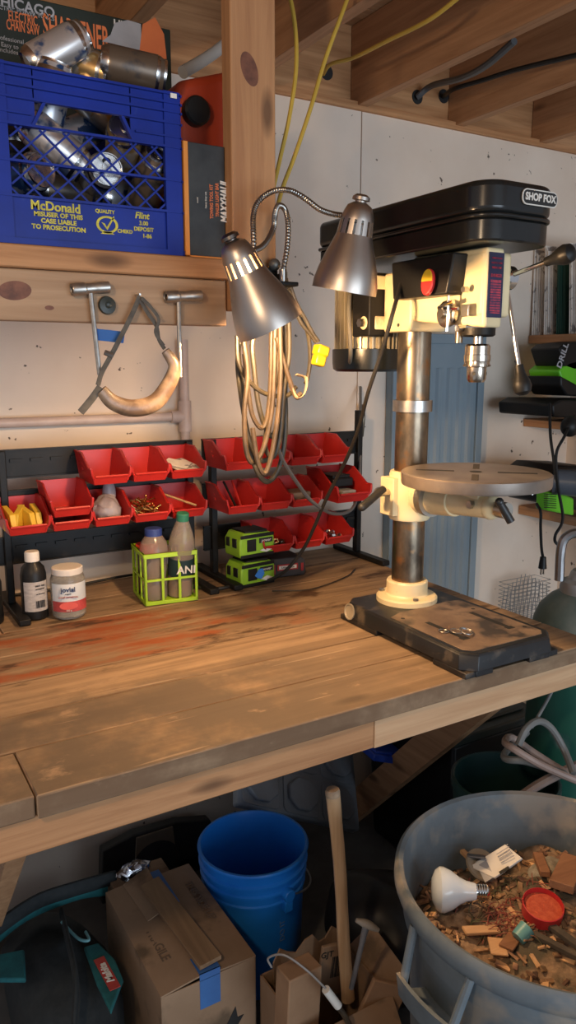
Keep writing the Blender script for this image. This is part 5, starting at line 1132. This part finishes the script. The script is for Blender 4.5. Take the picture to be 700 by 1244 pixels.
# wooden handle
ht, hbm = atY(404, 960, 1.22), V((.872, 1.205, .20))
b = B().tube([ht, ht.lerp(hbm, .35)+V((.004, 0, 0)), ht.lerp(hbm, .7), hbm], lambda t: .0155*(1.0-.12*math.sin(PI*t)+.05*noise.noise(V((t*9, 0, 0)))), 10, 10, flat=.8)
hh = thing('wooden_handle', 'pale wooden tool handle standing upright in the scrap box', 'handle', hbm); b.build('shaft', wood('ash handle', (.66,.44,.26), (.46,.28,.14), 'Z', knots=False, rough=.45), hh)
hd_ = (ht-hbm).normalized(); B().lathe([(0, .004), (.013, .003), (.016, -.004), (.0155, -.012)][::-1], frame(ht, hd_), 18, False).build('end_cap', pm('end grain', (.50,.36,.24), (.36,.24,.15), scale=60, rough=.8), hh)
# T-handled rod
tr = thing('t_handled_rod', 'thin grey rod with a T-shaped wooden grip leaning in the scrap box', 'rod', (.83, 1.12, .15))
a, c_ = atY(433, 1118, 1.10), atY(460, 1130, 1.08); m_ = a.lerp(c_, .45); e_ = atY(427, 1200, 1.14)
B().tube([a, a.lerp(c_, .5)+V((0, 0, .002)), c_], lambda t: .0075*(.55+.6*math.sin(PI*t)), 12, 6).build('grip', pm('grey worn grip', (.40,.34,.27), (.26,.22,.18), rough=.6), tr)
B().cyl(m_, m_.lerp(e_, .25), .0075, .0062, 14).cyl(m_.lerp(e_, .25), e_, .0055, n=12).build('rod', pm('grey painted rod', (.35,.35,.36), (.24,.24,.25), rough=.35, metal=.5), tr)
# scrap box
sx0, sx1, sy0, sy1, sz = .70, .915, 1.105, 1.30, .27
sbx = thing('scrap_box', 'open brown cardboard box of offcuts at the bottom centre', 'box', ((sx0+sx1)/2, (sy0+sy1)/2, .001))
b = B().bb(sx0, sx0+.004, sy0, sy1, .001, sz).bb(sx1-.004, sx1, sy0, sy1, .001, sz).bb(sx0, sx1, sy0, sy0+.004, .001, sz).bb(sx0, sx1, sy1-.004, sy1, .001, sz).bb(sx0, sx1, sy0, sy1, .001, .005); b.build('carton', card, sbx)
b = B().hexa([V(v) for v in ((sx0, sy0, sz), (sx1, sy0, sz), (sx1-.02, sy0-.06, sz-.02), (sx0+.01, sy0-.06, sz-.01), (sx0, sy0, sz+.004), (sx1, sy0, sz+.004), (sx1-.02, sy0-.06, sz-.016), (sx0+.01, sy0-.06, sz-.006))]); b.build('flap', card, sbx)
b = B().hexa([V(v) for v in ((sx1-.005, sy0+.01, sz-.02), (sx1, sy1-.02, sz-.02), (sx1+.055, sy1-.05, sz+.05), (sx1+.05, sy0+.02, sz+.03), (sx1-.005, sy0+.01, sz-.016), (sx1-.002, sy1-.02, sz-.016), (sx1+.052, sy1-.05, sz+.054), (sx1+.047, sy0+.02, sz+.034))]); b.build('flap', card, sbx)
# cardboard tray behind with torn edge
b = B(); P = [V((sx0+.03+.02*k, sy1-.008+.006*math.sin(k), sz+.02+.018*math.sin(k*1.7)+.02*math.sin(PI*k/9))) for k in range(10)]
for k in range(9): b.hexa([V((P[k].x, P[k].y, sz-.03)), V((P[k+1].x, P[k+1].y, sz-.03)), V((P[k+1].x, P[k+1].y+.004, sz-.03)), V((P[k].x, P[k].y+.004, sz-.03)), P[k], P[k+1], P[k+1]+V((0, .004, 0)), P[k]+V((0, .004, 0))])
b.build('torn_flap', card, sbx)
def blockp(px, py, Yp, size, rz, ry, label, name='cardboard_scrap', mat=card, cat='cardboard'):
    c_ = atY(px, py, Yp); M = T(c_) @ Matrix.Rotation(rz, 4, 'Z') @ Matrix.Rotation(ry, 4, 'Y'); return tag(B().box((0, 0, 0), size, M).build(name, mat, bevel=.003), label, cat), M
lumb = pm('raw block', (.36,.215,.12), (.29,.165,.09), scale=9, rough=.85)
_, M1 = blockp(362, 1210, 1.17, (.082, .05, .14), .05, .05, 'smooth brown carton standing at the left inside the scrap box', mat=lumb)
o_, M2 = blockp(402, 1178, 1.245, (.062, .010, .13), -.1, .12, 'printed cardboard sheet with barcode standing in the scrap box')
q = B(); xx = -.002
while xx < .024: ww = random.choice((.0007, .0015, .002)); q.box((xx, -.0056, .01), (ww, .0008, .052), M2); xx += ww+.0013
q.build('barcode', ink, o_); text('GJT', .02, M2 @ face(V((-.018, -.0058, .045)), (1, 0, 0), (0, 0, 1)), ink, o_)
blockp(462, 1222, 1.115, (.085, .012, .12), -.35, .40, 'slanting brown cardboard flap at the right of the scrap box', mat=lumb)
cdw = thing('crimped_wire', 'bent wire with a white sleeve poking out of the scrap box', 'wire', atY(400, 1200, 1.10)); B().tube([atY(330, 1175, 1.16), atY(326, 1164, 1.16), atY(345, 1160, 1.13), atY(372, 1178, 1.10), atY(395, 1200, 1.085)], .0022, 6).build('wire', pm('grey wire', (.3,.27,.25), rough=.5), cdw)
B().cyl(atY(396, 1202, 1.085), atY(411, 1222, 1.08), .0085, n=14).build('sleeve', white, cdw)
B().tube([atY(410, 1222, 1.08), atY(420, 1236, 1.075), atY(432, 1262, 1.08)], .006, 8).build('tail', tan, cdw)

# tool bag
teal = pm('teal bag canvas', (.012,.13,.14), (.009,.09,.10), scale=40, rough=.8); bagk = pm('black canvas', (.012,.016,.018), (.02,.024,.026), scale=50, rough=.85)
tbag = thing('tool_bag', 'teal and black canvas tool bag lying under the bench at bottom left', 'bag', (.26, 1.62, .001))
b = B().ball((.325, 1.60, .125), (.135, .28, .145), u=44, v=30)
for v in b.bm.verts:
    c0 = V((.325, 1.60, .125)); v.co += (v.co-c0).normalized()*(.025*noise.noise(v.co*6)+.01*noise.noise(v.co*17)); v.co.z = max(v.co.z, .002); v.co.x = min(max(v.co.x, .235), .466)
b.build('bag_body', bagk, tbag)
R_ = lambda pts, Y0=None: [atZ(x, y_, z) for x, y_, z in pts]
B().tube(R_([(-20, 1150, .27), (30, 1110, .285), (90, 1085, .29), (130, 1078, .28)]), .022, 10, 6, flat=.5).build('teal_piping', teal, tbag)
B().tube(R_([(-20, 1140, .30), (40, 1098, .31), (90, 1080, .31), (140, 1066, .30)]), .020, 10, 6, flat=.6).build('zip_flap', bagk, tbag)
def zpatch(pts, z, mat, name, h_=.012, lift=0):
    P = [atZ(x, y_, z) for x, y_ in pts]; n_ = len(P)
    return B().add(P+[p+V((0, 0, h_)) for p in P], [tuple(range(n_))[::-1], tuple(range(n_, 2*n_))]+[(i, (i+1) % n_, (i+1) % n_+n_, i+n_) for i in range(n_)]).build(name, mat, tbag, bevel=.004)
zpatch([(102, 1155), (120, 1150), (140, 1170), (150, 1195), (135, 1235), (118, 1200)], .262, teal, 'teal_panel')
zpatch([(-5, 1165), (30, 1158), (32, 1195), (-5, 1195)], .275, teal, 'teal_panel')
p1, p2 = atZ(121, 1166, .276), atZ(139, 1199, .276); d_ = (p2-p1); cn = (p1+p2)/2
M = face(cn, -d_, V((0, 0, 1)).cross(-d_)); B().box((0, 0, 0), (d_.length*1.12, .024, .0015), M).build('name_patch', pm('patch red', (.45,.05,.04), rough=.6), tbag)
M = face(cn+V((0, 0, .001)), -d_, V((0, 0, 1)).cross(-d_)); text('Makita', .022, M, white, tbag, bold=.0008, shear=.25, sx=1.05)
B().tube(R_([(75, 1110, .27), (82, 1140, .31), (92, 1190, .32), (90, 1250, .28)]), .016, 10, 6, flat=.4).build('carry_strap', bagk, tbag)
B().tube(R_([(75, 1120, .30), (95, 1140, .30), (108, 1142, .30), (104, 1132, .30)]), .0035, 8, 5).build('drawcord', pm('pale teal cord', (.15,.35,.38), rough=.6), tbag)

# ---------------------------------------------------------------- trash can
TCX, TCY = 1.03, .81
tcan = thing('trash_can', 'large round grey plastic trash can of wood scraps at bottom right', 'trash can', (TCX, TCY, .001))
gp_ = pm('weathered grey can plastic', (.145,.18,.205), (.085,.105,.12), scale=6, rough=.55, c3=(.27,.245,.21), t3=.58, s3=9, detail=8)
B().lathe([(0, 0), (.205, 0), (.212, .006), (.238, .30), (.252, .60), (.262, .615), (.263, .655), (.274, .664), (.280, .680), (.279, .697), (.272, .704), (.264, .700), (.262, .690), (.258, .66), (.250, .62), (.246, .60), (.232, .30), (.206, .012), (0, .012)], T((TCX, TCY, .001)), 80, False).build('can_body', gp_, tcan, angle=45)
def polar(a, R_, z): return V((TCX+R_*math.cos(rad(a)), TCY+R_*math.sin(rad(a)), z))
for a0 in (181, 1):
    b = B(); P = [polar(a0-16, .268, .665), polar(a0-12, .300, .560), polar(a0-11, .300, .545), polar(a0, .306, .540), polar(a0+11, .300, .545), polar(a0+12, .300, .560), polar(a0+16, .268, .665)]
    b.tube([polar(a0-14, .272, .668), polar(a0-11, .298, .575)], .0075, 10, 1); b.tube([polar(a0+14, .272, .668), polar(a0+11, .298, .575)], .0075, 10, 1)
    vs, fs = [], []
    for k in range(13):
        a1 = a0-13+26*k/12; vs += [polar(a1, .249, .533), polar(a1, .300, .545), polar(a1, .306, .590), polar(a1, .299, .590), polar(a1, .294, .556), polar(a1, .249, .545)]
    for k in range(12):
        for m_ in range(6): fs.append((6*k+m_, 6*k+(m_+1) % 6, 6*k+6+(m_+1) % 6, 6*k+6+m_))
    fs += [tuple(range(6)), tuple(range(72, 78))]
    b.add(vs, fs); b.build('handle', gp_, tcan)
# debris
sawd = pm('sawdust and scraps', (.42,.29,.19), (.13,.08,.05), scale=45, rough=.95, c3=(.10,.085,.06), t3=.52, s3=14, detail=8, bump=1)
b = B(); NR, NA = 26, 64; DZ = .575
def dz_(x, y_): return DZ+.030*noise.noise(V((x, y_, 0))*7)+.014*noise.noise(V((x, y_, 3))*22)+.007*noise.noise(V((x, y_, 5))*60)+.03*math.exp(-((x-TCX-.07)**2+(y_-TCY-.04)**2)/.012)
rings = []
for i in range(NR+1):
    R_ = .243*i/NR; rings.append([b.bm.verts.new(V((TCX+R_*math.cos(2*PI*j/NA), TCY+R_*math.sin(2*PI*j/NA), dz_(TCX+R_*math.cos(2*PI*j/NA), TCY+R_*math.sin(2*PI*j/NA))))) for j in range(NA if i else 1)])
for i in range(NR):
    for j in range(NA):
        k = (j+1) % NA
        b.bm.faces.new([rings[0][0], rings[1][j], rings[1][k]] if i == 0 else [rings[i][j], rings[i+1][j], rings[i+1][k], rings[i][k]])
bot = [b.bm.verts.new(V((TCX+.20*math.cos(2*PI*j/NA), TCY+.20*math.sin(2*PI*j/NA), .05))) for j in range(NA)]
for j in range(NA): b.bm.faces.new([rings[-1][j], bot[j], bot[(j+1) % NA], rings[-1][(j+1) % NA]])
b.bm.faces.new(bot[::-1])
tag(b.build('sawdust_heap', sawd, angle=80), 'heap of sawdust and fine scraps filling the grey trash can', 'sawdust', kind='stuff')
chips = B()
for k in range(420):
    a, R_ = random.uniform(0, 2*PI), .232*math.sqrt(random.random()); x, y_ = TCX+R_*math.cos(a), TCY+R_*math.sin(a)
    if (x-1.055)**2+(y_-.845)**2 < .0016: continue
    L = random.uniform(.008, .032); M = T((x, y_, dz_(x, y_)+.004)) @ Matrix.Rotation(random.uniform(0, 6.3), 4, 'Z') @ Matrix.Rotation(random.uniform(-.6, .6), 4, 'Y') @ Matrix.Rotation(random.uniform(-.6, .6), 4, 'X')
    chips.box((0, 0, 0), (L, random.uniform(.003, .010), random.uniform(.0015, .005)), M)
tag(chips.build('wood_chips', pm('assorted chips', (.52,.32,.17), (.16,.085,.06), scale=14, rough=.85, island=.65, lo=.42, hi=.58)), 'scattered small wood chips and bark over the sawdust in the trash can', 'wood chips', kind='stuff')
fib = B()
for k in range(150):
    cx_, cy_ = random.choice(((.965, .90), (1.05, .93), (1.08, .77), (.98, .86))); x, y_ = cx_+random.gauss(0, .03), cy_+random.gauss(0, .03)
    if (x-TCX)**2+(y_-TCY)**2 > .045: continue
    z = dz_(x, y_)+.004; d = V((random.uniform(-1, 1), random.uniform(-1, 1), random.uniform(0, .4)))*.016
    fib.tube([V((x, y_, z))-d, V((x, y_, z+.008)), V((x, y_, z))+d+V((random.uniform(-.01, .01), 0, 0))], .0009, 4, 3)
tag(fib.build('dry_fibres', pm('dull green and rust fibres', (.12,.12,.06), (.28,.08,.06), scale=9, rough=.9, lo=.48, hi=.54)), 'tangle of dry green and rust coloured fibres in the trash can', 'fibres', kind='stuff')
def debris(px, py, z, size, rz, mat, label, name='wood_offcut', cat='wood scrap', tilt=.15):
    p = atZ(px, py, z); M = T(p) @ Matrix.Rotation(rz, 4, 'Z') @ Matrix.Rotation(tilt, 4, 'Y'); return tag(B().box((0, 0, 0), size, M).build(name, mat, bevel=.0015), label, cat), M
off = wood('reddish offcut', (.34,.17,.09), (.20,.09,.045), 'X', knots=False); dko = pm('weathered grey bark', (.10,.085,.07), (.05,.042,.036), scale=20, rough=.9)
debris(690, 1060, .625, (.13, .045, .016), .5, off, 'reddish wood offcut against the far right wall of the trash can'); debris(658, 1050, .615, (.08, .02, .012), .9, off, 'short reddish offcut beside the larger one in the trash can')
debris(568, 1040, .60, (.07, .012, .008), 1.3, pale, 'pale thin wood splinter behind the bulb'); debris(690, 1140, .612, (.12, .014, .010), 1.45, dko, 'dark grey bark stick right of the red cap'); debris(678, 1150, .605, (.10, .012, .010), 1.7, dko, 'dark grey bark stick nearest the can rim')
debris(585, 1130, .59, (.07, .02, .006), -.3, pale, 'pale flat shaving in front of the bulb'); debris(622, 1142, .592, (.06, .026, .005), .4, off, 'orange brown shaving beside the cyan cup'); debris(605, 1150, .59, (.05, .03, .004), .9, pale, 'pale angular shaving near the front rim')
b = B().ball(atZ(668, 1066, .575), (.06, .035, .035), u=30, v=20)
for v in b.bm.verts: v.co.z += .01*noise.noise(v.co*40)
tag(b.build('dust_clump', pm('grey lint', (.36,.33,.28), (.22,.20,.16), scale=60, rough=1, bump=1)), 'soft grey lint clump behind the red cap', 'lint')
tag(B().lathe([(0, 0), (.033, 0), (.035, .004), (.033, .008), (0, .010)], T(atZ(585, 1052, .60)) @ Matrix.Rotation(.5, 4, 'X'), 28, False).build('beige_disc', pm('beige disc', (.36,.30,.23), (.28,.23,.17), rough=.7)), 'round beige disc half hidden beneath the white card pack', 'disc')
# flood bulb
g0, g1 = atZ(524, 1080, .632), atZ(592, 1084, .632); d = (g1-g0).normalized()
blb = thing('flood_bulb', 'frosted white reflector light bulb lying in the trash can', 'light bulb', (g0+g1)/2); Lb = (g1-g0).length/.120
Mb = frame(g0, d) @ Matrix.Diagonal((Lb*1.15, Lb*1.15, Lb*1.05, 1))
B().lathe([(0, 0), (.020, .002), (.034, .009), (.040, .018), (.040, .026), (.034, .042), (.024, .058), (.018, .072), (.0155, .088), (.014, .092)], Mb, 36, False).build('glass_envelope', pm('frosted glass', (.70,.76,.82), (.62,.70,.77), rough=.18), blb)
pr = [(.0145, .090)]
for k in range(5): pr += [(.0142, .092+.005*k), (.0128, .0945+.005*k)]
pr += [(.010, .118), (.005, .121), (0, .121)]
B().lathe(pr, Mb, 24, False).build('screw_base', chrome, blb)
# card pack
ca = [atZ(571, 1053, .605), atZ(601, 1067, .61), atZ(635, 1043, .645), atZ(614, 1026, .655)]
nrm = (ca[1]-ca[0]).cross(ca[3]-ca[0]).normalized(); nrm = nrm if nrm.z > 0 else -nrm
pk = thing('card_pack', 'white printed blister card pack leaning in the trash can', 'package', ca[0]); B().hexa([c-nrm*.004 for c in ca]+[c+nrm*.002 for c in ca]).build('card', white, pk, bevel=.001)
Mc = face((ca[0]+ca[1]+ca[2]+ca[3])/4+nrm*.0024, ca[3]-ca[0], ca[0]-ca[1])
b = B(); b.box((-.030, 0, 0), (.022, .045, .001), Mc); b.build('print_block', greyp, pk); b = B()
for k in range(6): b.box((.02, .018-.005*k, 0), (.03, .0014, .0008), Mc)
b.build('print_lines', greyp, pk); B().box((.004, -.022, .0004), (.022, .006, .001), Mc).build('hang_slot', ink, pk)
debris(579, 1040, .625, (.05, .035, .004), .8, pm('dark grey card', (.10,.10,.11), rough=.5), 'dark grey card behind the white card pack', 'dark_card', 'card', .5)
# red cap with sawdust, cyan cup
p = atZ(658, 1112, .600); rc = thing('red_cap', 'round red plastic cap full of orange dust in the trash can', 'cap', p); Mr = T(p) @ Matrix.Rotation(rad(10), 4, 'X') @ Matrix.Rotation(rad(-6), 4, 'Y')
rcm = pm('cap red', (.62,.035,.04), (.52,.03,.035), rough=.4)
B().lathe([(0, 0), (.032, 0), (.036, .004), (.037, .028), (.0355, .029), (.0345, .006), (0, .004)], Mr, 44, False).build('cap_shell', rcm, rc)
B().lathe([(.0348, .018), (.02, .019), (0, .017)], Mr, 36, False).build('dust_fill', pm('orange red dust', (.55,.12,.06), (.42,.07,.035), scale=90, rough=1, bump=.6), rc)
p = atZ(629, 1140, .598); cc_ = B().lathe([(0, 0), (.013, 0), (.015, .026), (.0138, .026), (.012, .003), (0, .003)], T(p) @ Matrix.Rotation(rad(65), 4, 'Y') @ Matrix.Rotation(0, 4, 'X'), 24, False)
tag(cc_.build('cyan_cup', pm('pale cyan plastic', (.16,.42,.46), rough=.4)), 'small cyan plastic cup lying beside the red cap', 'cup')
# added black tote, stands in for the darkness beyond the bench end
tt_ = thing('dark_filler_tote', 'black lidded tote added to darken the space behind the trash can', 'tote', (1.60, 1.74, .001)); B().hexa([V(v) for v in ((1.49, 1.55, .002), (1.80, 1.55, .002), (1.80, 1.93, .002), (1.49, 1.93, .002), (1.47, 1.53, .50), (1.82, 1.53, .50), (1.82, 1.95, .50), (1.47, 1.95, .50))]).build('tote_body', black, tt_, bevel=.01); B().bb(1.46, 1.83, 1.52, 1.96, .501, .53).bb(1.50, 1.79, 1.56, 1.92, .528, .54).build('lid', pm('dark green lid', (.010,.022,.02), rough=.5), tt_, bevel=.006)

# ---------------------------------------------------------------- light
def lamp_obj(kind, loc, power, color, size=.1, rot=None, **k):
    L = bpy.data.lights.new('light', kind); L.energy = power; L.color = color
    if kind == 'AREA': L.shape = 'RECTANGLE'; L.size, L.size_y = size
    else: L.shadow_soft_size = size
    o = bpy.data.objects.new('light', L); COL.objects.link(o); o.location = loc
    if rot is not None: o.rotation_euler = V(rot).to_track_quat('-Z', 'Y').to_euler()
    return o
pb = LM1 @ V((0, 0, .128*sc1))
lamp_obj('POINT', LM1 @ V((0, 0, .163*sc1)), 29, (1, .62, .31), .024)
lamp_obj('POINT', (-.45, .25, 2.0), 30, (1, .72, .45), .06)                 # ceiling bulb behind the photographer
# daylight through the open garage door behind and to the right
lamp_obj('AREA', (1.2, -3.2, 1.05), 98, (.72, .86, 1), (3.0, 2.0), (-.1, 1, 0))
w_ = bpy.data.worlds.new('world'); SC.world = w_; w_.use_nodes = True
w_.node_tree.nodes['Background'].inputs[0].default_value = (.80, .86, 1, 1); w_.node_tree.nodes['Background'].inputs[1].default_value = .40
SC.view_settings.view_transform = 'Standard'; SC.view_settings.look = 'None'; SC.view_settings.exposure = .06; SC.view_settings.gamma = 1; SC.view_settings.use_curve_mapping = False
